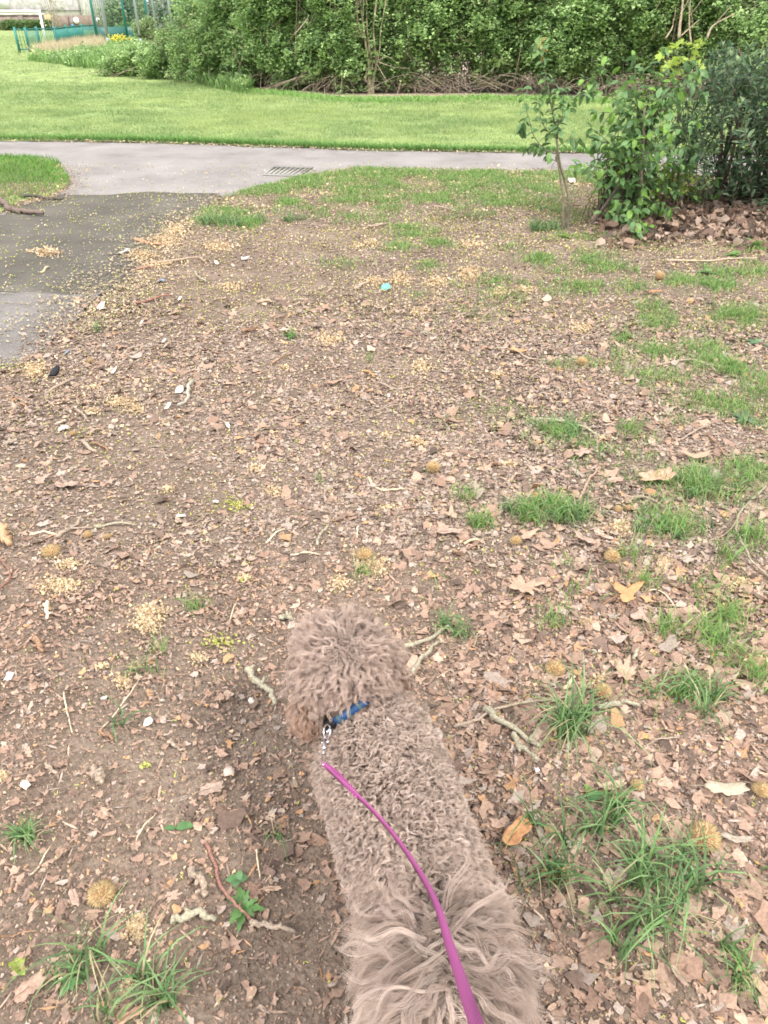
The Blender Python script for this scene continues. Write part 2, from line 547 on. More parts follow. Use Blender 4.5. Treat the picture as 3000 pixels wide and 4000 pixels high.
def frag_templates(k):
    out = []
    for i in range(k):
        n = 9
        a = np.linspace(0, 2 * np.pi, n, endpoint=False) + rng.normal(0, .2, n)
        r = 1 + rng.normal(0, .34, n); r = np.clip(r, .35, 1.7)
        if i % 3 == 0: r[::2] *= .62
        asp = rng.uniform(.38, .95)
        v = np.stack([np.cos(a) * r, np.sin(a) * r * asp, np.zeros(n)], -1)
        cv = rng.uniform(-.5, .7)
        v[:, 2] = cv * v[:, 0] ** 2 * .5 + rng.normal(0, .09, n) + rng.uniform(-.2, .4) * v[:, 1] ** 2
        c = np.array([[0, 0, 0.02]])
        v = np.vstack([c, v])
        f = np.array([[0, 1 + j, 1 + (j + 1) % n] for j in range(n)])
        out.append((v, f))
    return out
FT = frag_templates(24)
# narrow slivers
ST = []
for i in range(5):
    w = rng.uniform(.08, .2); b = rng.uniform(-.2, .2)
    v = np.array([(-1, 0, 0), (-.3, -w, b), (.4, -w * .8, b * .7), (1, 0, 0), (.35, w, b * .7 + .05), (-.3, w * .9, b + .04)])
    ST.append((v, np.array([[0, 1, 5], [1, 2, 4], [1, 4, 5], [2, 3, 4]])))

def scatter_frags(mb, P, size, pal, w, templ, tilt=.35, lift=.35, jit=.18, zoff=0.0):
    n = len(P)
    z = np.maximum(hground(P[:, 0], P[:, 1]), .013)
    yaw = rng.random(n) * 6.283; pi_ = rng.normal(0, tilt, n); ro = rng.normal(0, tilt, n)
    Rm = rots(yaw, pi_, ro)
    pos = np.stack([P[:, 0], P[:, 1], z + size * lift * rng.random(n) + .0015 + zoff], -1)
    cols = pick(pal, n, jit, w)
    ti = rng.integers(0, len(templ), n)
    for t in range(len(templ)):
        s = ti == t
        mb.inst(templ[t][0], templ[t][1], pos[s], Rm[s], size[s], cols[s])

def bare(x, y):
    """0 in trodden bare streaks, 1 in thick litter"""
    return sstep(.36, .56, fbm(x, y, 2.2, 41))

FARPAL = [(.375,.29,.235), (.335,.255,.205), (.285,.215,.17), (.225,.17,.138), (.365,.305,.26), (.42,.29,.18), (.16,.125,.10), (.41,.335,.27), (.315,.235,.185)]
lit = MB()
def band(n, y0, y1, s0, s1, pal=LITTER_PAL, w=LITTER_W, keep=lambda x, y: 1, tilt=.35, templ=FT, power=1.0, skew=2.2):
    P = frustum_pts(n, y0, y1, power=power)
    sd = poly_sd(P[:, 0], P[:, 1], PATH)
    prob = sstep(-.30, .10, sd) ** 1.5 * np.where(in_left(P[:, 0], P[:, 1]) > 0, 1, .22) * keep(P[:, 0], P[:, 1])
    P = P[rng.random(len(P)) < prob]
    size = s0 + (s1 - s0) * rng.random(len(P)) ** skew
    scatter_frags(lit, P, size, pal, w, templ, tilt)

def k_lit(x, y):
    px, py = proj(x, y)
    left_trod = 1 - .82 * (np.exp(-(((px - 1150) / 190) ** 2 + ((py - 3750) / 420) ** 2))) - .6 * np.exp(-(((px - 500) / 330) ** 2 + ((py - 3050) / 240) ** 2)) - .45 * np.exp(-(((px - 750) / 300) ** 2 + ((py - 2250) / 330) ** 2))
    right = .75 + .35 * sstep(900, 2200, px)
    return np.clip((.42 + .65 * bare(x, y)) * left_trod * right, 0, 1)
band(60000, .45, 1.9, .0020, .0115, keep=k_lit, skew=2.1, tilt=.22)
band(5200, .45, 1.9, .010, .024, keep=lambda x, y: k_lit(x, y) * sstep(-.5, .5, x + .25), skew=1.6, tilt=.3)
band(150000, 1.9, 4.2, .0023, .0118, pal=FARPAL, keep=k_lit, skew=2.1, tilt=.2)
band(6500, 1.9, 4.6, .012, .028, keep=k_lit, skew=2.2, tilt=.3)
band(130000, 4.2, 9.7, .0035, .012, pal=FARPAL, keep=lambda x, y: k_lit(x, y) * (1 - .5 * np.clip(grass_mask(x, y), 0, 1)), skew=1.6)
band(20000, .45, 4.2, .005, .022, templ=ST, keep=lambda x, y: .8 + 0 * x, tilt=.2)
band(22000, 4.2, 9.4, .010, .032, templ=ST, tilt=.2)
band(80000, .45, 2.0, .0011, .0042, keep=lambda x, y: .45 + .55 * k_lit(x, y), tilt=.5, skew=1.4)
band(60000, 2.0, 3.6, .0016, .005, keep=k_lit, tilt=.5, skew=1.4)
def k_right(x, y):
    px, py = proj(x, y)
    return sstep(1500, 2300, px) * sstep(1500, 2000, py) * (.25 + .75 * sstep(.45, .6, fbm(x, y, 3, 141)))
band(8000, .45, 3.6, .010, .026, keep=k_right, skew=1.8, tilt=.32)
# heap of big brown leaves under the evergreen shrub
hp = []
while len(hp) < 6500:
    q = (rng.uniform(2250, 3350), rng.uniform(780, 1010))
    t = sstep(2250, 2620, q[0]) * (1 - sstep(860, 1010 , q[1] - 20 * math.sin(q[0] / 90)))
    if rng.random() < t:
        hp.append(G(*q)[:2])
hp = np.array(hp)
scatter_frags(lit, hp, .012 + .036 * rng.random(len(hp)) ** 2, [(.28,.19,.14), (.22,.145,.105), (.33,.235,.175), (.15,.10,.078), (.38,.29,.23), (.10,.075,.06)], None, FT, .7, 1.3)
tag(lit.build('leaf_litter', M['litter']), 'brown broken dead leaves strewn over the bare earth around the dog', 'leaf litter', kind='stuff')

# crumbs of soil and grit
cr_ = MB()
P = frustum_pts(30000, .45, 3.4, power=.9)
P = P[poly_sd(P[:, 0], P[:, 1], PATH) > 0.02]
ov = np.array([(1,0,0),(-1,0,0),(0,1,0),(0,-1,0),(0,0,.8),(0,0,-.8)], float)
of = np.array([(0,2,4),(2,1,4),(1,3,4),(3,0,4),(2,0,5),(1,2,5),(3,1,5),(0,3,5)])
n = len(P); sz = (.0012 + .0032 * rng.random(n) ** 2.5)[:, None] * rng.uniform(.6, 1.3, (n, 3))
pos = np.stack([P[:, 0], P[:, 1], hground(P[:, 0], P[:, 1]) + .001], -1)
cr_.inst(ov, of, pos, rots(*(rng.random((3, n)) * 6.28)), sz, pick([(.21,.16,.12),(.15,.11,.085),(.30,.24,.18),(.24,.19,.15)], n, .2))
tag(cr_.build('soil_crumbs', M['bits']), 'small grey brown crumbs of dry soil between the dead leaves', 'soil', kind='stuff')

# tan plane-tree seed fluff: loose bits everywhere and in flat drifts
fl = MB()
FLUFF = [(1280,585,0),(440,3510,0)]
FLUFF_SPOTS = [(205,2180,36,22,1),(270,2220,50,20,.8),(235,2305,85,32,1.1),(590,2400,70,24,.9),(575,2450,55,40,1.1),(1070,1935,38,18,1.1),(1625,1748,40,20,1.2),
    (1645,1447,36,22,1.1),(1000,1845,30,16,1),(665,1930,26,12,1),(480,1585,75,22,.9),(530,1612,40,14,.9),(140,1460,48,28,1),(360,1620,30,16,.8),(370,1528,30,10,.8),
    (2270,1295,42,20,1.2),(185,995,60,16,1.1),(690,910,50,30,.9),(640,950,70,26,.9),(560,1010,60,22,.9),(620,1045,60,14,.7),(850,975,70,22,.8),(900,1130,50,16,.6),
    (1450,965,30,12,1),(1400,975,30,10,.7),(1460,1110,45,16,.9),(1560,1100,40,24,.9),(1830,1085,50,28,.8),(1710,1115,45,18,.9),(1840,965,50,14,.6),(1640,1230,45,14,.8),(1950,1160,40,20,.6),
    (2050,1145,45,12,.7),(2420,2080,60,34,.9),(2590,2215,34,26,1),(2290,2450,30,18,.8),(2880,2290,50,20,1),(2960,2610,60,34,1),(2340,2665,30,16,.8),(780,2590,36,20,1),
    (485,2680,34,24,1),(540,3640,36,44,1),(400,2620,26,12,.7),(505,3870,16,30,.9),(1460,2240,60,38,1.2),(1330,2300,40,24,1),(1410,2195,36,26,.9),(960,2275,34,18,.9),(1520,2010,50,12,.4),
    (20,3050,20,16,.8),(30,2100,30,14,.6),(1990,1830,40,14,.8),(1950,1480,50,12,.7),(1510,1715,34,12,.7),(1290,1340,60,22,.6),(1110,1450,20,10,.7),(2350,1730,40,14,.4)]
px_, py_ = [], []
for (a, b, rx, ry, s) in FLUFF_SPOTS:
    k = int(3.0 * s * rx * ry * (.18 if b > 1500 else .34)) + 40
    r = np.abs(rng.normal(0, .55, k)); th = rng.random(k) * 6.283
    px_.append(a + rx * r * np.cos(th)); py_.append(b + ry * r * np.sin(th))
px_ = np.concatenate(px_); py_ = np.concatenate(py_)
P = np.array([G(a, b)[:2] for a, b in zip(px_, py_)])
P = P + rng.normal(0, .004, P.shape)
FPAL = [(.57,.43,.27), (.51,.38,.22), (.61,.48,.32), (.43,.32,.20), (.54,.43,.30)]
d = P[:, 1]
scatter_frags(fl, P, (.0018 + .0026 * rng.random(len(P))) * (1 + .25 * np.clip(d - 1, 0, 6)), FPAL, None, FT, .7, 2.2)
P = np.vstack([frustum_pts(14000, .45, 3.5), frustum_pts(60000, 3.0, 9.6)])
sd = poly_sd(P[:, 0], P[:, 1], PATH)
near_edge = np.exp(-np.clip(sd, 0, 9) / .35)
prob = np.where(sd > 0, .35 + .65 * near_edge * (P[:, 1] > 3) , .05) * (in_left(P[:, 0], P[:, 1]) > -.1)
prob = prob * (.35 + .9 * sstep(.42, .62, fbm(P[:, 0], P[:, 1], 2.8, 91)))
P = P[rng.random(len(P)) < prob]
scatter_frags(fl, P, (.002 + .003 * rng.random(len(P))) * (1 + .2 * np.clip(P[:, 1] - 1, 0, 8)), FPAL, None, FT, .5, .8, zoff=.006)
# a pale seam of seeds along the far and near lip of the path
seam = MB()
for line, z0, cnt, wd in ((lawn_px[1:7], .014, 2600, .10), ([(255,650),(262,700),(255,745),(190,780),(80,805)], .014, 600, .10), ([(1290,676),(1700,668),(2300,680),(3000,700)], .014, 700, .06),
                      ([(870,775),(745,850),(650,915),(560,1000),(500,1090),(420,1150),(330,1225),(220,1320)], .016, 4200, .22)):
    L = smooth_line([G(*p)[:2] for p in line], 200)
    i = rng.integers(0, 199, cnt); t = rng.random((cnt, 1))
    P = L[i] * (1 - t) + L[i + 1] * t + rng.normal(0, wd, (cnt, 2)) * np.array([1, 1])
    scatter_frags(seam, P, .004 + .007 * rng.random(cnt) + (.005 if P[0, 1] > 9 else 0), [(.46,.37,.25), (.41,.33,.23), (.40,.36,.19), (.32,.25,.18), (.27,.20,.155)], None, FT, .3, .3, zoff=.010)
tag(fl.build('seed_fluff', M['bits']), 'tan plane tree seed fluff lying in flat drifts on the earth', 'seed fluff', kind='stuff')
tag(seam.build('seed_seam', M['bits']), 'pale fallen seeds gathered along the edges of the tarmac path', 'seed litter', kind='stuff')

# fallen yellow-green maple flowers
yf = MB()
P = np.vstack([frustum_pts(1000, .45, 1.9), frustum_pts(3200, 1.9, 4.2), frustum_pts(34000, 4.0, 9.8)])
px, py = proj(P[:, 0], P[:, 1])
sd = poly_sd(P[:, 0], P[:, 1], PATH)
onpatch = poly_sd(P[:, 0], P[:, 1], PATCH) < 0
prob = np.where(sd > 0, .8, np.where(onpatch, .38, .10)) * (.4 + .8 * sstep(.4, .6, fbm(P[:, 0], P[:, 1], 1.5, 17)))
prob = prob * (1 + .8 * sstep(1900, 2600, px) * sstep(2.5, 5, P[:, 1]))
P = P[rng.random(len(P)) < prob]
n = len(P)
s = (.0024 + .0018 * rng.random(n)) * (1 + .17 * np.clip(P[:, 1] - 1, 0, 5))
pos = np.stack([P[:, 0], P[:, 1], np.maximum(hground(P[:, 0], P[:, 1]), .0125) + s * .5 + np.where(P[:, 1] > 3, .004, .002)], -1)
yf.inst(ov, of, pos, rots(*(rng.random((3, n)) * 6.28)), s[:, None] * rng.uniform(.6, 1.3, (n, 3)), pick([(.48,.46,.12), (.40,.41,.12), (.52,.48,.20), (.34,.36,.13)], n, .15))
near = P[P[:, 1] < 3]
n = len(near)
scatter_frags(yf, near + rng.normal(0, .004, near.shape), .004 + .004 * rng.random(n), [(.50,.55,.1), (.45,.5,.12)], None, ST, .4, .6, zoff=.004)
for (a, b, r, k) in ((925, 1990, 40, 130), (865, 2525, 44, 90), (330, 1700, 30, 50), (60, 1440, 50, 120), (960, 2280, 10, 20), (575, 3010, 10, 20)):
    q = np.array([G(a + rng.normal(0, r), b + rng.normal(0, r * .35))[:2] for _ in range(k)])
    scatter_frags(yf, q, .003 + .003 * rng.random(k), [(.42,.43,.10), (.30,.33,.08), (.46,.46,.15)], None, FT, .8, 2.5)
tag(yf.build('fallen_flowers', M['bits']), 'tiny yellow green tree flowers sprinkled over earth and path', 'fallen flowers', kind='stuff')

# ------------------------------------------------------------------ grass
def blade_template(segs):
    t = np.linspace(0, 1, segs + 1)
    v = []; 
    for k, u in enumerate(t[:-1]):
        w = .5 * (1 - u ** 1.6) * (.75 + .5 * math.sin(min(1, u * 2) * 1.57))
        v += [(-w, 0, u), (w, 0, u)]
    v.append((0, 0, 1))
    f = []
    for k in range(segs - 1):
        f += [[2*k, 2*k+1, 2*k+3], [2*k, 2*k+3, 2*k+2]]
    f.append([2*segs-2, 2*segs-1, 2*segs])
    return np.array(v), np.array(f)
BT1 = blade_template(1); BT2 = blade_template(2); BT4 = blade_template(5)

def blades(mb, pos, h, w, lean, col, templ):
    """bent blades: vectorised"""
    n = len(pos)
    tv, tf = templ
    yaw = rng.random(n) * 6.283; ld = rng.random(n) * 6.283
    u = tv[None, :, 2]
    fx = tv[None, :, 0] * w[:, None]
    ang = lean[:, None] * (0.35 * u + .65 * u ** 2)
    out_ = h[:, None] * u * np.sin(ang * .8); up = h[:, None] * u * np.cos(ang * .8)
    X = pos[:, None, 0] + fx * np.cos(yaw)[:, None] + out_ * np.cos(ld)[:, None]
    Y = pos[:, None, 1] + fx * np.sin(yaw)[:, None] + out_ * np.sin(ld)[:, None]
    Z = pos[:, None, 2] + up
    V = np.stack([X, Y, Z], -1)
    f = tf[None] + (np.arange(n) * len(tv))[:, None, None]
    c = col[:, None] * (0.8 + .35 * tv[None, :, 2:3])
    mb.add(V.reshape(-1, 3), f.reshape(-1), np.full(n * len(tf), 3), c.reshape(-1, 3))

GP = [(.20,.32,.12), (.24,.36,.13), (.28,.39,.15), (.13,.23,.085), (.36,.40,.20)]
def lawn_band(mb, n, y0, y1, h0, h1, w, seed=0):
    hw = .56 * (y1 * CP + CAMH * SP) + 1
    y = y0 + (y1 - y0) * rng.random(n); x = (rng.random(n) * 2 - 1) * hw
    ok = np.abs(x) < .56 * (y * CP + CAMH * SP) + .6
    x, y = x[ok], y[ok]
    # beyond the far lip of the path, in front of the bed
    pxx = np.interp(x, [p[0] for p in lawn_poly], [p[1] for p in lawn_poly])
    sdb = poly_sd(x, y, BED)
    ok = (y > pxx - .03) & ((sdb > 0) | (rng.random(len(x)) < .03))
    x, y = x[ok], y[ok]
    keep = rng.random(len(x)) < (.55 + .5 * sstep(.35, .6, fbm(x, y, 1.4, 55)))
    x, y = x[keep], y[keep]; n = len(x)
    t = fbm(x, y, .45, 61); t2 = fbm(x, y, 2.5, 63)
    c = pick(GP, n, .15)
    yel = (sstep(.45, .62, t) * .45 + .4 * sstep(.5, .65, fbm(x, y, 1.7, 66)))[:, None]
    c = c * (1 - yel) + np.array([(.38,.46,.18)]) * yel
    h = (h0 + (h1 - h0) * rng.random(n)) * (.7 + .7 * sstep(.4, .65, t2))
    mh = mound_h(x, y)
    blades(mb, np.stack([x, y, np.where(mh > .03, mh, .01)], -1), h, np.full(n, w) * rng.uniform(.7, 1.3, n), rng.uniform(.3, 1.5, n), c, BT1)
g = MB()
lawn_band(g, 230000, 11.2, 15.5, .025, .06, .009)
lawn_band(g, 190000, 15.5, 22, .03, .065, .013)
lawn_band(g, 110000, 22, 36, .04, .08, .022)
lawn_band(g, 60000, 36, 70, .05, .1, .05)
# tall darker fringe along the far lip and beside the bed
L = smooth_line([p for p in lawn_poly[0:]], 400)
k = 26000
i = rng.integers(0, 399, k); t = rng.random((k, 1)); P = L[i] * (1 - t) + L[i + 1] * t
P = P[np.abs(P[:, 0]) < 9]; P[:, 1] += np.abs(rng.normal(0, .10, len(P)))
blades(g, np.stack([P[:, 0], P[:, 1], np.full(len(P), .01)], -1), rng.uniform(.04, .11, len(P)), np.full(len(P), .009), rng.uniform(.2, 1.2, len(P)), pick([(.14,.28,.08), (.18,.34,.09), (.24,.40,.12)], len(P)), BT2)
L = smooth_line(bed, 300); k = 12000
i = rng.integers(0, 299, k); t = rng.random((k, 1)); P = L[i] * (1 - t) + L[i + 1] * t
P[:, 1] += rng.normal(-.45, .25, k) + (fbm(P[:, 0], P[:, 0] * 0, .9, 14) - 0.5) * 0.9
P = P[(np.abs(P[:, 0]) < 13)]
blades(g, np.stack([P[:, 0], P[:, 1], np.full(len(P), .01)], -1), rng.uniform(.05, .11, len(P)), np.full(len(P), .014), rng.uniform(.3, 1.3, len(P)), pick([(.26,.44,.13), (.31,.48,.15), (.2,.36,.10)], len(P)), BT2)
tag(g.build('lawn_grass', M['grass']), 'short bright green lawn grass between the path and the thicket', 'grass', kind='stuff')

g = MB()
def patch_blades(n, y0, y1, h0, h1, w, templ):
    P = frustum_pts(n, y0, y1)
    Q = []
    for (a, b, rx, ry, s) in GRASS_SPOTS:
        g0 = G(a, b)
        if y0 <= g0[1] < y1 and b > 780:
            ex = np.linalg.norm(G(a + rx, b) - g0); ey = abs(G(a, b - ry)[1] - G(a, b + ry)[1]) / 2
            k = int(ex * ey * (60000 if y0 < 4 else 9000) * s) + 60
            Q.append(np.stack([g0[0] + rng.normal(0, .6, k) * ex, g0[1] + rng.normal(0, .6, k) * ey], -1))
    if Q: P = np.vstack([P] + Q)
    m_ = np.clip(grass_mask(P[:, 0], P[:, 1]), 0, 1)
    tuft = sstep(.40, .62, fbm(P[:, 0], P[:, 1], 7.0, 71))
    sd = poly_sd(P[:, 0], P[:, 1], PATH)
    P = P[(rng.random(len(P)) < (m_ ** 1.1) * (.35 + .9 * tuft)) & (sd > -.03)]
    k = len(P)
    hs = 1 + .4 * fbm(P[:, 0], P[:, 1], 5, 81)
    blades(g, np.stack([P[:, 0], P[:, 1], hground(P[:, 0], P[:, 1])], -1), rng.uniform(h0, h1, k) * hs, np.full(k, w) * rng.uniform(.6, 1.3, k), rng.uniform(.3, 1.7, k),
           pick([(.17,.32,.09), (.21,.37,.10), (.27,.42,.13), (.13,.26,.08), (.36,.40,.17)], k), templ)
patch_blades(30000, .6, 2.4, .025, .085, .0032, BT4)
patch_blades(120000, 2.4, 4.6, .02, .06, .0036, BT2)
patch_blades(420000, 4.6, 9.9, .02, .055, .0055, BT2)
# the lawn corner on the left
x = rng.uniform(-8, -1, 90000); y = rng.uniform(7.2, 10.4, 90000)
ok = (in_left(x, y) < .03) & (x > -.56 * (y * CP + CAMH * SP) - .4)
x, y = x[ok], y[ok]
k_ = rng.random(len(x)) < (.25 + .9 * sstep(8.0, 9.0, y) * sstep(.3, .5, fbm(x, y, 2, 8)))
x, y = x[k_], y[k_]; k = len(x)
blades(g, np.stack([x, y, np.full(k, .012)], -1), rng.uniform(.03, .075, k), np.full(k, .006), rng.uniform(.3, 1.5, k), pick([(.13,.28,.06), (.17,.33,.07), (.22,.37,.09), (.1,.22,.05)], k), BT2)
tag(g.build('patchy_grass', M['grass']), 'thin patchy grass growing through the dead leaves on the near side of the path', 'grass', kind='stuff')

def tuft(px, py, rpx, n, h, label, w=.0030, dark=0, parent=None, group='grass tufts in the leaf litter', ell=.6):
    c = G(px, py); r = np.linalg.norm(G(px + rpx, py) - c)
    b = MB()
    q = rng.normal(0, .42, (n, 2)) * np.array([1, 1]) * r
    cl = rng.normal(0, .5, (max(3, n // 16), 2)) * r
    q = cl[rng.integers(0, len(cl), n)] + rng.normal(0, .12, (n, 2)) * r
    pos = np.stack([c[0] + q[:, 0], c[1] + q[:, 1] * ell, hground(c[0] + q[:, 0], c[1] + q[:, 1] * ell)], -1)
    pal = [(.15,.27,.11), (.19,.32,.12), (.12,.21,.085), (.25,.37,.16), (.42,.38,.22)]
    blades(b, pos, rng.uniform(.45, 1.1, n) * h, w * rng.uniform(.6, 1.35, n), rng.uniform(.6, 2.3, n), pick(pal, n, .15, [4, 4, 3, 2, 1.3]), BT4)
    o = b.build('grass_tuft', M['grass'], origin=(c[0], c[1], 0))
    return tag(o, label, 'grass tuft', group)
TUFTS = [
 (2400, 3480, 230, 190, .14, 'large sprawling grass tuft right of the dog rump'),
 (2290, 3250, 120, 80, .12, 'thin grass tuft just above the large sprawling tuft right of the dog'),
 (2235, 2890, 90, 95, .15, 'spiky grass tuft right of the dog shoulders beside the forked grey stick'),
 (1780, 2500, 80, 60, .07, 'small grass tuft right of the dog head between two sticks'),
 (2150, 2030, 110, 220, .09, 'thick bushy grass tuft halfway up on the right beside the long curved stick'),
 (2170, 1700, 80, 110, .08, 'round grass tuft below the long curved greenish stick'),
 (500, 3830, 170, 46, .13, 'upright grass tuft at the bottom left of the picture'),
 (310, 3860, 90, 34, .07, 'low grass tuft left of the upright bottom left tuft'),
 (620, 3960, 90, 26, .11, 'grass tuft cut by the bottom edge on the left'),
 (130, 3265, 90, 50, .06, 'flattened grass tuft at the left edge beside the straw'),
 (1075, 3290, 26, 9, .06, 'tiny grass sprig just left of the dog flank'),
 (470, 2830, 50, 9, .09, 'few long grass blades crossing a straw on the left'),
 (2680, 2730, 120, 110, .09, 'spreading grass tuft at the right edge level with the dog neck'),
 (2640, 2080, 90, 120, .08, 'grass tuft right of the seed fluff pile on the right'),
 (2740, 1910, 110, 150, .085, 'broad grass tuft near the right edge above the pale curved stick'),
 (1140, 905 - 30, 60, 60, .08, 'short dark grass tuft near the junction of the paths'),
 (885, 880, 90, 220, .10, 'wide dark green grass clump on the earth beside the path junction'),
 (2120, 905, 62, 190, .10, 'yellow green grass clump at the foot of the thin sapling'),
 (385, 1310, 8, 8, .10, 'lone pair of upright grass blades near the path edge'),
 (2860, 3820, 70, 30, .08, 'sparse grass sprig at the bottom right'),
]
for T in TUFTS:
    w = .0040 if T[1] > 2600 else (.0032 if T[1] > 1600 else .006)
    tuft(T[0], T[1], T[2] * 1.35, int(T[3] * 1.25), T[4] * 1.25, T[5], w=w * 1.15)

# ------------------------------------------------------------------ sticks
def stick(pts, mm, col, label, name='twig', forks=(), taper=.6, side=6):
    P3 = []
    for (a, b) in pts:
        g_ = G(a, b); P3.append([g_[0], g_[1], 0])
    P3 = smooth_line(np.array(P3), max(6, 3 * len(pts) + 3))
    mm = mm * ((1.85 if pts[0][1] > 2400 and mm > 4 else 1.5) if mm < 15 else 1.15)
    r = mm / 2000.0
    L = np.linalg.norm(P3[-1] - P3[0])
    P3[:, :2] += rng.normal(0, r * .35, (len(P3), 2))
    P3[:, 2] = hground(P3[:, 0], P3[:, 1]) + r + .007 + .006 * np.sin(np.linspace(0, 6, len(P3)) + rng.random() * 6)
    rad = np.linspace(r, r * taper, len(P3)) * rng.uniform(.85, 1.18, len(P3))
    b = MB(); o0 = (P3[0][0], P3[0][1], 0)
    b.tube(P3, rad, col, side, jit=.25)
    for (pts2, mm2) in forks:
        Q = smooth_line(np.array([[*G(a, c)[:2], 0] for a, c in pts2]), max(5, 3 * len(pts2)))
        r2 = mm2 * 1.5 / 2000.0
        Q[:, 2] = hground(Q[:, 0], Q[:, 1]) + r2 + .009
        b.tube(Q, np.linspace(r2, r2 * .5, len(Q)), col, side, jit=.25)
    # broken pale ends on thicker sticks, knots
    if mm > 5:
        for k in rng.integers(1, len(P3) - 1, 3):
            d = rng.normal(0, 1, 3); d[2] = abs(d[2]); d /= np.linalg.norm(d)
            b.tube([P3[k], P3[k] + d * r * 1.9], [r * .6, r * .35], col, 5)
    o = b.build(name, M['wood'], origin=o0)
    return tag(o, label, 'stick' if mm > 3.5 else 'twig', 'fallen sticks and twigs')
LI = (.33, .30, .22); BR = (.27, .17, .11); GR = (.33, .26, .20); PA = (.55, .43, .29); RE = (.26, .14, .11); DK = (.12, .085, .065); ST_ = (.62, .52, .36)
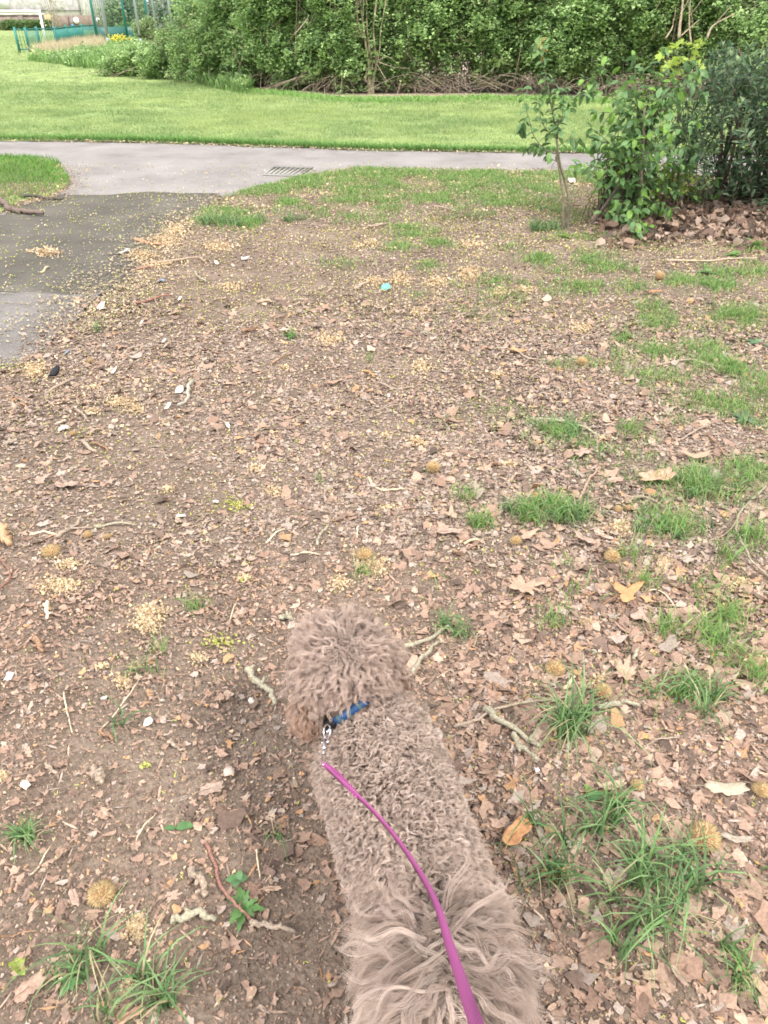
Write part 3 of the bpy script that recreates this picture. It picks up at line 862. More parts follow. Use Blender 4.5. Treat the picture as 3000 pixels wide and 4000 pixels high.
S = [
 ([(1560,2582),(1640,2548),(1745,2475)], 9, LI, 'lichen grey stick poking out from behind the right of the dog head'),
 ([(1530,2728),(1600,2680),(1655,2600),(1715,2532)], 8, LI, 'bent lichen grey stick running down to the dog neck'),
 ([(962,2630),(1000,2680),(1045,2722),(1086,2778)], 11, LI, 'thick lichen grey stick left of the dog head'),
 ([(1098,2432),(1150,2450)], 10, LI, 'short stick end just above the dog left ear'),
 ([(1890,2808),(1930,2850),(2010,2892),(2098,2952)], 10, LI, 'forked grey stick right of the dog shoulders'),
 ([(2003,2900),(2022,2958),(2090,3010)], 8, LI, 'grey stick crossing under the forked stick right of the dog'),
 ([(1770,2872),(1850,2850),(1950,2803),(2080,2775),(2200,2752)], 5, GR, 'long thin brown stick leading right from the dog shoulders'),
 ([(2325,2786),(2400,2782),(2495,2783)], 9, LI, 'straight pale lichen stick beside the spiky seed ball'),
 ([(2465,2600),(2482,2555),(2475,2512),(2502,2495)], 6, LI, 'knobbly lichen twig rising from the top of the torn pale leaf'),
 ([(2553,2508),(2580,2463),(2645,2445)], 5, LI, 'small forked lichen twig above the torn pale leaf'),
 ([(2503,2325),(2560,2325),(2620,2370),(2652,2418)], 3, ST_, 'thin pale bent twig right of the orange three lobed leaf'),
 ([(2985,1920),(2895,2010),(2868,2090),(2885,2150),(2935,2225),(3010,2290)], 6, LI, 'long pale crooked twig down the right edge'),
 ([(2885,2035),(2840,2100),(2765,2132)], 4, GR, 'brown side twig joining the crooked twig at the right edge'),
 ([(675,3619),(760,3607),(846,3619)], 10, LI, 'stubby straight lichen stick at lower left'),
 ([(752,3428),(790,3478),(812,3525)], 11, GR, 'stubby tapered brown stick left of the dog flank'),
 ([(812,3315),(850,3420),(880,3510),(940,3580),(988,3618)], 5, RE, 'long reddish bent twig left of the dog flank'),
 ([(985,3622),(1080,3648),(1150,3670)], 7, GR, 'rough stick joining the end of the reddish twig'),
 ([(1005,3340),(1020,3452)], 3, ST_, 'short upright straw left of the dog flank'),
 ([(388,3035),(402,3062),(412,3085)], 14, GR, 'stubby pale wood chip lying left of the dog at shoulder level', 'wood_chip'),
 ([(180,2995),(232,3050)], 6, GR, 'short brown twig near the left edge below the pale paper scrap'),
 ([(120,3428),(205,3325)], 3, ST_, 'pale straw lying on the left above the seed ball'),
 ([(520,3315),(612,3190)], 3, ST_, 'slanting straw left of the two leaved seedling'),
 ([(-20,3660),(60,3656),(150,3650)], 3.5, BR, 'thin brown twig poking in from the left edge'),
 ([(190,2368),(192,2400),(188,2437)], 9, ST_, 'short pale bone coloured stick on the left'),
 ([(-20,2360),(45,2290),(38,2240),(0,2205)], 5, RE, 'hooked reddish twig at the left edge'),
 ([(888,2475),(927,2362)], 3, ST_, 'straight pale straw above left of the dog head'),
 ([(255,2720),(268,2800),(288,2880)], 3, ST_, 'thin upright straw low on the left'),
 ([(385,2870),(450,2800),(530,2700),(552,2640)], 3, ST_, 'long straw slanting up left of the dog'),
 ([(395,2872),(450,2912)], 7, BR, 'short brown stick below the long slanting straw'),
 ([(662,2918),(720,2945)], 6, GR, 'small grey brown stick left of the dog collar'),
 ([(150,2520),(175,2570)], 10, BR, 'short stubby brown stick left of centre edge'),
 ([(755,1512),(740,1545),(735,1575),(706,1606)], 18, (.36,.33,.27), 'thick curved grey stick at left between the white chips', 'stick'),
 ([(180,1550),(210,1530),(260,1510),(295,1492)], 11, GR, 'grey stick lying below the black lump on the left'),
 ([(285,1590),(310,1620),(330,1640),(352,1656)], 9, GR, 'curved grey brown twig above the pair of white shards'),
 ([(330,1740),(345,1766),(382,1787)], 12, GR, 'bent stub of bark below the white shards'),
 ([(365,1750),(408,1760),(432,1790)], 8, BR, 'dark crooked twig right of the bent bark stub'),
 ([(338,1706),(410,1694)], 7, GR, 'straight twig beside the white shards'),
 ([(955,1602),(962,1580),(1002,1548)], 5, GR, 'thin hooked twig in the left middle ground'),
 ([(960,1600),(1000,1640)], 4, BR, 'small brown twig touching the thin hooked one'),
 ([(235,2127),(282,2090),(325,2038)], 9, GR, 'grey forked twig above the tan fluff balls', 'twig', [([(282,2090),(330,2085),(372,2082)], 5)]),
 ([(120,2102),(230,2108)], 6, ST_, 'straight pale straw at left above the fluff ball'),
 ([(380,2080),(430,2070),(525,2076)], 7, LI, 'straight grey twig right of the forked grey twig'),
 ([(12,2090),(30,2130),(48,2172)], 26, (.46,.29,.17), 'thick orange brown piece of bark at the left edge', 'bark_piece'),
 ([(1438,1903),(1462,1930),(1510,1950),(1580,1950)], 6, PA, 'pale curved twig in the centre of the leaf litter'),
 ([(1040,2137),(1122,2080)], 4, ST_, 'slanting straw in the centre left litter'),
 ([(1138,2188),(1252,2190)], 4, ST_, 'level straw above the dog head'),
 ([(1060,1437),(1150,1395)], 7, BR, 'brown twig in the left of the middle ground'),
 ([(1425,1466),(1463,1490)], 9, (.40,.25,.12), 'short orange brown twig in the middle ground'),
 ([(1475,1515),(1530,1530),(1602,1528)], 7, GR, 'bowed grey twig in the middle ground'),
 ([(1460,1617),(1582,1593)], 4, GR, 'thin straight twig in the middle ground'),
 ([(1606,1600),(1625,1530)], 6, RE, 'short reddish twig in the middle ground'),
 ([(1275,1985),(1270,1958),(1278,1932)], 7, GR, 'short upright grey twig left of centre'),
 ([(1240,2160),(1252,2110),(1282,2090)], 7, LI, 'small lichen twig with a crook above the dog head'),
 ([(1970,1330),(2010,1375),(2058,1414),(2115,1416)], 9, GR, 'forked grey stick beyond the centre of the earth', 'twig', [([(2062,1416),(2035,1440),(2005,1468)], 6)]),
 ([(1875,1540),(1882,1566),(1912,1592)], 9, GR, 'hooked grey twig right of centre'),
 ([(2050,1642),(2150,1652),(2265,1682),(2330,1715),(2420,1790)], 9, (.34,.33,.22), 'long curved greenish stick above the bushy tuft on the right'),
 ([(2258,2005),(2282,1920),(2322,1860),(2372,1810)], 8, (.36,.24,.19), 'long wavy brown stick rising to the right of the bushy tuft'),
 ([(2430,1945),(2500,1962),(2566,1976)], 7, GR, 'straight grey twig left of the large tan leaf on the right'),
 ([(2538,1445),(2620,1432),(2700,1424),(2762,1442),(2802,1470)], 9, GR, 'long grey twig across the grass on the right', 'twig', [([(2715,1428),(2832,1456)], 8)]),
 ([(2618,1752),(2700,1715),(2762,1680)], 6, GR, 'thin rising twig at the right above the bright leaf'),
 ([(2755,1710),(2826,1797)], 7, BR, 'straight brown twig at the right beside the thin rising one'),
 ([(2600,1038),(2750,1038),(2850,1027),(2952,1028)], 9, (.48,.38,.28), 'very long pale twig in front of the evergreen shrub'),
 ([(2170,1515),(2195,1555)], 9, GR, 'stubby grey twig right of the forked stick'),
 ([(2370,1590),(2420,1640)], 7, BR, 'short brown twig right of the long greenish stick'),
 ([(2640,2900),(2500,2942)], 4, GR, 'thin twig in the litter above the broken seed ball'),
 ([(2200,2722),(2236,2672)], 6, PA, 'short pale forked twig above the spiky grass tuft'),
 ([(575,1040),(660,1036),(770,1027),(802,1036)], 12, (.36,.27,.2), 'long thin grey stick on the earth right of the dark tarmac'),
 ([(765,1075),(780,1097),(808,1112)], 11, LI, 'short crooked lichen stick right of the dark tarmac'),
 ([(530,947),(580,958),(632,974)], 24, (.40,.24,.15), 'thick brown stick at the edge of the dark tarmac', 'stick'),
 ([(528,1198),(600,1182),(672,1165)], 12, RE, 'reddish straight twig near the left edge of the earth'),
 ([(510,1062),(560,1065),(620,1058)], 13, (.32,.19,.13), 'dark reddish stick at the edge of the tarmac'),
 ([(950,1320),(1002,1304)], 20, BR, 'short thick brown stick in the left middle ground', 'stick'),
 ([(478,1396),(512,1376),(562,1358)], 11, GR, 'pale grey twig near the edge of the lighter tarmac'),
 ([(640,1373),(690,1350)], 8, GR, 'small grey twig right of the pale grey twig near the tarmac'),
 ([(165,1070),(180,1058),(192,1050)], 12, PA, 'short pale twig lying on the dark tarmac'),
 ([(10,808),(40,828),(70,834),(115,842),(170,850)], 50, (.17,.13,.11), 'thick dark fallen branch at the left edge beside the grass corner', 'fallen_branch'),
 ([(88,783),(150,782),(250,786)], 30, (.10,.09,.08), 'dark flat fallen stick on the tarmac below the grass corner', 'stick'),
 ([(1385,1140),(1410,1130),(1435,1118)], 20, (.40,.31,.23), 'short thick pale stick left of the green wrapper', 'stick'),
 ([(1005,1195),(1065,1190)], 22, (.38,.29,.21), 'stubby log like stick left of centre far up the earth', 'stick'),
 ([(1690,815),(1790,845)], 16, GR, 'straight grey stick in the far grass left of the sapling', 'stick'),
 ([(1440,905),(1510,895)], 18, (.36,.28,.22), 'short grey stick in the far grass', 'stick'),
 ([(1400,2540 - 450),(1395,2130)], 4, ST_, 'tiny upright straw near the centre'),
 ([(2120,1600),(2210,1610)], 5, GR, 'level thin twig right of centre'),
 ([(1810,2146),(1880,2128)], 7, PA, 'pale chip of wood right of centre'),
]
for s_ in S:
    nm = s_[4] if len(s_) > 4 else 'twig'
    fk = s_[5] if len(s_) > 5 else ()
    stick(s_[0], s_[1], s_[2], s_[3], nm, fk)

# ------------------------------------------------------------------ big dead leaves
def leaf_outline(kind, n=60):
    a = np.linspace(-math.pi, math.pi, n, endpoint=False)
    LB = {'plane': [(-180,.30),(-150,.62),(-128,.50),(-112,.78),(-95,.60),(-82,.44),(-62,.82),(-50,.70),(-42,1.0),(-30,.72),(-20,.46),(-8,.85),(0,1.15),(9,.80),(22,.44),(31,.74),(42,1.02),(52,.72),(66,.78),(82,.42),(98,.66),(114,.80),(130,.48),(152,.6)],
          'three': [(-180,.28),(-165,.55),(-140,.95),(-128,1.05),(-115,.80),(-98,.72),(-80,.40),(-60,.42),(-40,.36),(-18,.62),(-8,.80),(6,1.05),(18,.92),(30,.60),(48,.50),(70,.66),(84,.98),(95,.90),(112,.70),(135,.42),(160,.34)],
          'torn': [(-180,.82),(-160,.95),(-142,.80),(-125,.88),(-108,.60),(-90,.72),(-70,.64),(-52,.95),(-35,.84),(-18,1.05),(-4,.80),(12,.92),(28,1.04),(45,.76),(60,.82),(80,.60),(100,.74),(122,.66),(140,.98),(160,.78)]}
    if kind in LB and kind != 'x':
        q = np.array(LB[kind]); q[:, 1] *= rng.uniform(.86, 1.14, len(q))
        r = np.interp(np.degrees(a), list(q[:, 0]) + [180], list(q[:, 1]) + [q[0, 1]])
        r = r * (1 + rng.normal(0, .035, n))
    elif kind == 'butterfly':
        r = .52 + .5 * np.abs(np.cos(a + .2)) ** 1.2 + .05 * np.sin(a * 5)
    else:                    # torn slab
        r = .7 + .18 * np.sin(a * 2 + .6) + .10 * np.sin(a * 5 + 2) + .06 * np.sin(a * 9)
    return np.stack([np.cos(a) * r, np.sin(a) * r], -1)

def big_leaf(px, py, size_px, kind, yaw, col, label, asp=.75, curl=.25, lift=.012, stalk=True):
    c = G(px, py); s = np.linalg.norm(G(px + size_px, py) - c) / 2 * 1.22; lift += .006
    ol = leaf_outline(kind) * np.array([1, asp])
    n = len(ol); rings = 4
    V = [(0, 0)]
    for k in range(1, rings + 1):
        V += list(ol * k / rings)
    V = np.array(V)
    ph = rng.random(3) * 6
    z = curl * (.5 * V[:, 0] ** 2 - .22 * V[:, 1] + .35 * np.abs(V[:, 1]) ** 1.5) + .06 * np.sin(V[:, 0] * 5 + ph[0]) + .05 * np.sin(V[:, 1] * 6 + ph[1])
    z -= z.min()
    cy, sy = math.cos(yaw), math.sin(yaw)
    X = V[:, 0] * cy - V[:, 1] * sy; Y = V[:, 0] * sy + V[:, 1] * cy
    gx_ = c[0] + X * s; gy_ = c[1] + Y * s
    P = np.stack([gx_, gy_, hground(gx_, gy_) + z * s + lift], -1)
    f = []; sz = []
    for j in range(n):
        f += [0, 1 + j, 1 + (j + 1) % n]; sz.append(3)
    for k in range(rings - 1):
        a0 = 1 + k * n; b0 = a0 + n
        for j in range(n):
            f += [a0 + j, b0 + j, b0 + (j + 1) % n, a0 + (j + 1) % n]; sz.append(4)
    ang = np.arctan2(V[:, 1], V[:, 0])
    vein = np.exp(-(np.abs(np.sin(ang * 2.5 + math.pi / 2)) / .12) ** 2) * .12
    cc = np.array(col)[None] * (1 + vein[:, None] + rng.normal(0, .05, (len(V), 1)))
    b = MB(); b.add(P, f, sz, cc)
    if stalk:
        q = np.array([P[0], P[0] + np.array([-cy * s * .9, -sy * s * .9, .002]), P[0] + np.array([-cy * s * 1.5 + .1 * s, -sy * s * 1.5, -.004])])
        q[:, 2] = np.maximum(q[:, 2], hground(q[:, 0], q[:, 1]) + .003)
        b.tube(smooth_line(q, 6), .0011, np.array(col) * .8, 5)
    o = b.build('dead_leaf', M['litter'], smooth=True, origin=(c[0], c[1], 0))
    so = o.modifiers.new('thickness', 'SOLIDIFY'); so.thickness = .0007
    return tag(o, label, 'dead leaf', 'large dead leaves')
OR = (.55, .29, .145); TN = (.43, .30, .215); PK = (.40, .285, .225); GY = (.36, .30, .24); RU = (.42, .22, .14)
BL = [
 (2440,2350,150,'three',.5,OR,'crisp orange brown three lobed leaf on grass at right'),
 (2430,2665,150,'plane',1.1,TN,'pale torn plane leaf with white scuffs beside the spiky seed ball',.65,.3),
 (2030,2320,150,'plane',-.6,TN,'large faded plane leaf right of the dog head by the earth patch'),
 (2010,3300,120,'butterfly',.9,OR,'smooth orange butterfly shaped leaf piece touching the dog flank'),
 (2560,1890,130,'torn',.3,(.56,.345,.25),'large squarish tan leaf piece on the right beside the broad tuft',.7,.2),
 (2705,1812,110,'torn',-.1,TN,'curled tan leaf above the large squarish piece',.45,.7),
 (2550,1165,55,'torn',0,RU,'rust red curled leaf on the grass below the shrub',.6,.8),
 (2920,1430,50,'three',.6,TN,'small tan leaf at the far right edge in grass'),
 (2055,2118,90,'three',.4,TN,'pointed tan leaf right of centre among fragments'),
 (2265,1790,90,'plane',.2,PK,'flat faded leaf above the bushy tuft'),
 (2280,2130,90,'torn',-.9,PK,'long dull leaf right of the bushy tuft',.45),
 (2500,2440,90,'three',1.4,PK,'drooping pinkish leaf below the three lobed leaf'),
 (2670,2215,70,'plane',.5,GY,'grey faded leaf at right among grass'),
 (2370,3120 ,110,'torn',.2,(.50,.37,.26),'curved tan leaf piece behind the grass of the large tuft',.45,.6),
 (2540,3360,120,'torn',-.9,PK,'long pink brown leaf beside the large grass tuft',.4,.4),
 (2810,3128,150,'torn',-.1,(.46,.39,.29),'pale greenish grey leaf piece right of the broken seed ball',.5,.2),
 (2660,3615,80,'torn',.7,PK,'pinkish leaf right of the large grass tuft'),
 (2625,3860,75,'torn',-1.2,(.38,.26,.21),'dark bent leaf strip at the bottom right',.35,.6),
 (2520,3855,55,'torn',.1,TN,'small square tan leaf piece at the bottom right'),
 (2920,3880,130,'torn',-.9,(.46,.30,.21),'long brown leaf at the bottom right corner',.4,.4),
 (2850,3330,110,'torn',-.2,GY,'narrow grey leaf strip right of the broken seed ball',.3,.5),
 (2150,3460,90,'torn',.2,OR,'orange leaf scrap peeking from under the grass by the dog hip',.6),
 (130,3880,110,'torn',.8,(.40,.27,.205),'flat brown leaf at the bottom left corner',.75,.15),
 (680,3540,70,'plane',.3,PK,'small lobed leaf left of the stubby brown stick'),
 (830,3110,90,'torn',.4,(.36,.27,.215),'rounded grey brown leaf left of the dog',.7,.2),
 (1070,3510,65,'torn',.1,TN,'narrow tan leaf right of the dandelion plant',.35),
 (300,3530,70,'torn',-1,PK,'dull leaf left of the tan spiky seed ball',.5),
 (520,3995,110,'torn',.6,(.46,.29,.2),'brown leaf cut by the bottom edge at left',.4),
 (1890,2800 + 640,60,'torn',.6,OR,'small orange leaf by the dog flank'),
 (265,1920,80,'torn',.1,PK,'faded oval leaf in the left litter',.6),
 (170,1905,80,'three',.9,PK,'pinkish leaf in the left litter next to the oval one'),
 (1750,2115,90,'torn',.1,PK,'wide flat leaf right of centre',.4),
 (1760,2105 - 60,70,'three',1.4,TN,'upturned tan leaf right of centre'),
 (2400,1690 + 210,60,'torn',.4,PK,'small faded leaf near the wavy brown stick'),
 (1300,1520,60,'torn',.4,(.40,.24,.17),'brown leaf in the middle ground',.5),
 (2020,1390,60,'torn',-.4,OR,'orange brown leaf by the forked grey stick in the distance',.5,.5),
]
for b_ in BL:
    big_leaf(*b_[:7], *(b_[7:9] if len(b_) > 8 else ((b_[7],) if len(b_) > 7 else ())))

# ------------------------------------------------------------------ plane tree seed balls
def seed_ball(px, py, d_px, label, col=(.50, .36, .19), squash=.8, stalk=None, core=(.30, .19, .10)):
    c = G(px, py); r = np.linalg.norm(G(px + d_px, py) - c) / 2
    root = empty('seed_ball', (c[0], c[1], float(hground(c[0], c[1]))))
    cz = hground(c[0], c[1]) + r * squash * .75 + .004
    b = MB()
    k = 12; V = []; F = []; S4 = []
    for i in range(k + 1):
        th = math.pi * i / k
        for j in range(16):
            ph = 2 * math.pi * j / 16
            rr = r * .8 * (1 + rng.normal(0, .03))
            V.append((c[0] + rr * math.sin(th) * math.cos(ph), c[1] + rr * math.sin(th) * math.sin(ph), cz + rr * squash * math.cos(th)))
    for i in range(k):
        for j in range(16):
            F += [i*16+j, (i+1)*16+j, (i+1)*16+(j+1)%16, i*16+(j+1)%16]; S4.append(4)
    b.add(V, F, S4, core)
    b.build('core', M['bits'], root)
    s = MB(); n = 520 if d_px > 40 else 200
    d = rng.normal(0, 1, (n, 3)); d[:, 2] = np.abs(d[:, 2]) * 1.0 - .25; d /= np.linalg.norm(d, axis=1)[:, None]
    tv = np.array([(-.05, 0, 0), (.05, 0, 0), (0, .05, 0), (0.0, 0, 1)]); tf = np.array([(0, 1, 3), (1, 2, 3), (2, 0, 3)])
    yaw = np.arctan2(d[:, 1], d[:, 0]) - math.pi / 2
    pit = -np.arccos(np.clip(d[:, 2], -1, 1))
    Rm = rots(yaw, pit, np.zeros(n))
    pos = np.array([c[0], c[1], cz]) + d * r * .72 * np.array([1, 1, squash])
    s.inst(tv, tf, pos, Rm, np.stack([np.full(n, r * 1.3), np.full(n, r * 1.3), r * rng.uniform(.3, .48, n)], -1), pick([col, tuple(np.array(col) * 1.25), tuple(np.array(col) * .8)], n, .1))
    s.build('bristles', M['bits'], root)
    if stalk:
        t = MB()
        Q = np.array([[*G(a, e)[:2], .006] for a, e in stalk])
        Q[:, 2] += hground(Q[:, 0], Q[:, 1])
        for q in range(5):
            o_ = rng.normal(0, .003, 3) * np.array([1, 1, .2]); QQ = Q + np.linspace(.2, 1.6, len(Q))[:, None] * o_
            t.tube(smooth_line(QQ, 8), .0008, (.5, .36, .18), 4)
        t.build('stalk', M['wood'], root)
    return tag(root, label, 'seed ball', 'seed balls on the ground')
SB = [
 (2725,3330,120,'big broken spiky tan seed ball with a stringy stalk at lower right', .9, [(2755,3410),(2810,3480),(2880,3590)]),
 (2345,2742,68,'brown spiky seed ball below the torn pale leaf', .85, None),
 (2163,2640,76,'fluffy golden seed ball in the litter between dog and pale leaf', .5, None),
 (2385,2205,62,'round golden brown seed ball near the grass on the right', .8, None),
 (2012,2140,44,'dull brown seed ball beside the pointed leaf', .8, None),
 (1690,1862,56,'brown seed ball right of centre in the litter', .8, None),
 (1425,2200,66,'matted tan seed ball above right of the dog head', .4, None),
 (405,3512,105,'bristly golden seed ball at lower left', .5, None),
 (250,3330,38,'small matted seed ball on the left beside a thin twig', .5, None),
 (350,2111,38,'dark golden seed ball above left, left one of a close pair', .7, None),
 (424,2117,30,'smaller right one of a close pair of golden seed balls on the left', .7, None),
 (208,2178,70,'fluffy flattened golden seed ball on the left above the fluff drift', .4, None),
 (2410,2008,36,'golden seed ball above the fluff drift on the right, left of a pair', .7, None),
 (2452,2002,30,'golden seed ball above the fluff drift on the right, right of a pair', .7, None),
 (2478,3102,52,'small pale chewed seed ball above the large grass tuft', .5, None),
 (2955,3128,70,'golden frayed seed ball at the right edge', .5, None),
 (288,1708,28,'small orange seed ball beside the white shards', .8, None),
 (355,1423,26,'small orange seed ball below the lighter tarmac', .8, None),
 (2268,1440,44,'round tan seed ball in the middle distance on the right', .8, None),
 (2572,1108,40,'brown seed ball near the rust red leaf', .9, None),
]
for b_ in SB:
    seed_ball(b_[0], b_[1], b_[2], b_[3], squash=b_[4], stalk=b_[5])

# ------------------------------------------------------------------ scraps
def scrap(px, py, w_px, h_px, yaw, col, name, cat, label, thick=.003, mat=None, z=.01, tilt=.15):
    c = G(px, py); w = .85 * np.linalg.norm(G(px + w_px, py) - c) / 2; h = np.linalg.norm(G(px, py + h_px) - c) / 2 if h_px else w * .3
    n = 11
    a = np.linspace(0, 2 * math.pi, n, endpoint=False) + rng.normal(0, .12, n)
    r = 1 + rng.normal(0, .14, n)
    x = np.sign(np.cos(a)) * np.abs(np.cos(a)) ** .6 * w * r; y = np.sign(np.sin(a)) * np.abs(np.sin(a)) ** .6 * h * r
    zt = x * tilt + y * tilt * .6 + rng.normal(0, .15, n) * min(w, h)
    X = c[0] + x * math.cos(yaw) - y * math.sin(yaw); Y = c[1] + x * math.sin(yaw) + y * math.cos(yaw)
    Z = hground(X, Y) + z + zt - zt.min()
    V = list(zip(X, Y, Z + thick)) + list(zip(X, Y, Z)) + [(c[0], c[1], Z.mean() + thick * 1.4)]
    f = []; sz = []
    for j in range(n):
        k = (j + 1) % n
        f += [2 * n, j, k]; sz.append(3)
        f += [j, n + j, n + k, k]; sz.append(4)
    f += [n + j for j in range(n)][::-1]; sz.append(n)
    b = MB(); b.add(V, f, sz, col)
    o = b.build(name, M[mat or 'bits'], origin=(c[0], c[1], 0))
    return tag(o, label, cat, 'scraps lying on the ground')
W = (.70, .64, .54)
SC = [
 (705,1545,34,26,0,W,'wood_flake','flake','largest white flake beside the thick curved grey stick'),
 (660,1604,20,24,0,W,'wood_flake','flake','white flake lower left of the thick curved grey stick'),
 (240,1662,26,18,-.7,W,'wood_flake','flake','white shard, upper one of the pair on the left'),
 (248,1684,48,13,.2,W,'wood_flake','flake','long white shard, lower one of the pair on the left'),
 (450,1461,16,20,0,W,'wood_flake','flake','white flake right of the black lump'),
 (893,1684,16,18,.5,W,'wood_flake','flake','small white flake in the centre left litter'),
 (712,2037,42,7,-.1,W,'paper_stick','paper','thin white paper stick on the left'),
 (398,1981,0,0,0,W,None,None,None),
 (845,1982,34,8,-.5,W,'paper_stick','paper','thin white paper stick beside the yellow flower cluster'),
 (412,2740,30,10,.5,W,'paper_stick','paper','small white paper roll low on the left'),
 (985,2757,26,22,.3,W,'eggshell','shell','white shell bit left of the dog ear'),
 (582,2836,38,30,.1,(.80,.70,.56),'paper_scrap','paper','torn cream paper scrap left of the dog collar'),
 (44,2667,34,26,.1,(.66,.62,.58),'paper_scrap','paper','crumpled pale grey paper scrap at the left edge'),
 (108,3085,56,26,-.7,(.80,.72,.58),'wood_chip','wood chip','pale ridged wood chip at the lower left edge'),
 (895,3040,54,32,.3,(.60,.48,.40),'bark_scrap','bark','pale pinkish bark scrap left of the dog shoulder'),
 (400,1212,34,22,.2,(.80,.70,.58),'paper_scrap','paper','cream scrap near the lighter tarmac edge'),
 (485,992,34,18,-.5,(.70,.70,.66),'paper_scrap','paper','pale grey scrap at the edge of the dark tarmac'),
 (958,1028,36,8,.1,W,'paper_scrap','paper','long white scrap on the far earth'),
 (847,1040,15,12,.4,W,'paper_scrap','paper','small white scrap left of the long white scrap on the far earth'),
 (704,1178,14,14,0,W,'wood_flake','flake','cream flake on the earth near the tarmac'),
 (644,1347,16,14,0,W,'wood_flake','flake','cream flake right of the pale grey twig near the tarmac'),
 (556,1270,12,14,0,W,'wood_flake','flake','white fleck above the pale grey twig near the tarmac'),
 (1505,1133,40,16,.15,(.20,.62,.52),'sweet_wrapper','wrapper','turquoise green wrapper lying in the middle of the earth'),
 (220,1470,32,26,0,(.035,.035,.04),'charcoal_lump','lump','black lump beside the tan fluff on the left'),
 (266,1391,14,14,0,(.25,.28,.36),'plastic_scrap','plastic','small blue grey scrap above the black lump'),
 (632,1111,34,8,0,(.28,.30,.36),'plastic_scrap','plastic','flat blue grey plastic scrap on the far earth'),
 (2230,722,28,12,0,(.70,.58,.48),'paper_scrap','paper','pale scrap in the grass just right of the sapling stems'),
 (1405,2023,18,8,.1,W,'paper_scrap','paper','tiny white scrap near the centre'),
 (1518,1560,14,10,0,(.8,.8,.85),'plastic_scrap','plastic','tiny bluish white scrap in the middle ground'),
 (2092,3047,18,14,.3,(.8,.82,.85),'plastic_scrap','plastic','tiny white scrap right of the dog back'),
]
for c_ in SC:
    if c_[6]:
        scrap(*c_[:9], thick=.012 if 'lump' in c_[6] else .0025, z=.008)

# ------------------------------------------------------------------ small weeds with broad leaves
def broad_leaf(L, W, bend=.5, segs=6, tip=1.3, fold=.15, teeth=0):
    t = np.linspace(0, 1, segs + 1)
    w = W * np.sin(np.pi * np.clip(t, 0, 1) ** (1 / tip)) ** .8 * .5
    if teeth: w *= 1 + teeth * np.cos(np.arange(segs + 1) * np.pi)
    w[0] = .04 * W; w[-1] = 0.0
    x = L * np.sin(bend * t) / max(bend, 1e-3); z = -L * (1 - np.cos(bend * t)) / max(bend, 1e-3)
    V = []
    for k in range(segs + 1):
        V += [(x[k], -w[k], z[k] + fold * w[k]), (x[k], 0, z[k]), (x[k], w[k], z[k] + fold * w[k])]
    F = []
    for k in range(segs):
        a = 3 * k
        F += [[a, a + 3, a + 4, a + 1], [a + 1, a + 4, a + 5, a + 2]]
    return np.array(V), np.array(F)

def weed(px, py, n, L, W, label, name='weed_plant', col=(.16, .34, .07), elev=.5, teeth=0.0, extra=0.0):
    c = G(px, py); c[2] = hground(c[0], c[1])
    b = MB()
    v, f = broad_leaf(1, W / L, .9, 7, 1.2, .2, teeth)
    k = n
    yaw = np.linspace(0, 6.283, k, endpoint=False) + rng.normal(0, .35, k)
    pit = rng.uniform(.4, 1.1, k) * elev
    Rz = rots(yaw, np.zeros(k), -pit)
    col = tuple(np.array(col) * np.array([.85, .72, 1.0]))
    b.inst(v, f, np.repeat(c[None], k, 0) + np.array([0, 0, .006]), Rz, L * rng.uniform(.6, 1.1, k), pick([col, tuple(np.array(col) * 1.25)], k, .15))
    o = b.build(name, M['leaf'], smooth=True, origin=tuple(c))
    return tag(o, label, 'weed')
weed(960, 3570, 9, .05, .017, 'bright green dandelion plant beside the reddish twig', 'dandelion_plant', (.13, .30, .07), .8, .25)
weed(935, 3460, 4, .028, .022, 'small three leaved clover like weed above the dandelion', 'weed_plant', (.13, .30, .09), .9)
weed(690, 3250, 2, .045, .022, 'seedling with two round leaves left of the dog', 'seedling', (.17, .40, .11), .7)
weed(2905, 1655, 7, .085, .03, 'flat rosette of broad blue green leaves at the right edge', 'weed_plant', (.17, .28, .13), .6, .15)
weed(2290, 3120, 3, .02, .014, 'tiny round leaved sprout above the large grass tuft', 'seedling', (.22, .45, .08), 1.0)
weed(2285, 3160, 1, .045, .028, 'single upright green leaf in the grass right of the dog', 'weed_plant', (.16, .40, .10), 1.4)
weed(1140, 1330, 6, .06, .02, 'small dark green weed in the left of the middle ground', 'weed_plant', (.12, .28, .06), .6, .2)
weed(2760, 1085, 5, .10, .04, 'green weed in front of the leaf heap', 'weed_plant', (.14, .32, .08), .7)
weed(2970, 1355, 5, .10, .045, 'green weed at the right edge of the patchy grass', 'weed_plant', (.16, .34, .12), .7)
weed(75, 3785, 8, .022, .016, 'little yellow green round leaved weed at the bottom left', 'weed_plant', (.28, .42, .06), .8)
weed(280, 3850, 5, .032, .016, 'broad leaved weed in the bottom left grass', 'weed_plant', (.14, .32, .09), .6)
weed(2206, 935, 4, .08, .06, 'bright little seedling below the thin sapling', 'seedling', (.28, .50, .10), 1.0)
weed(2940, 980, 14, .09, .05, 'leafy green weed at the right edge in front of the evergreen shrub', 'weed_plant', (.20, .42, .08), 1.2, .2)
weed(2860, 1010, 9, .07, .04, 'low green weed growing out of the heap of brown leaves', 'weed_plant', (.18, .40, .08), 1.0, .2)

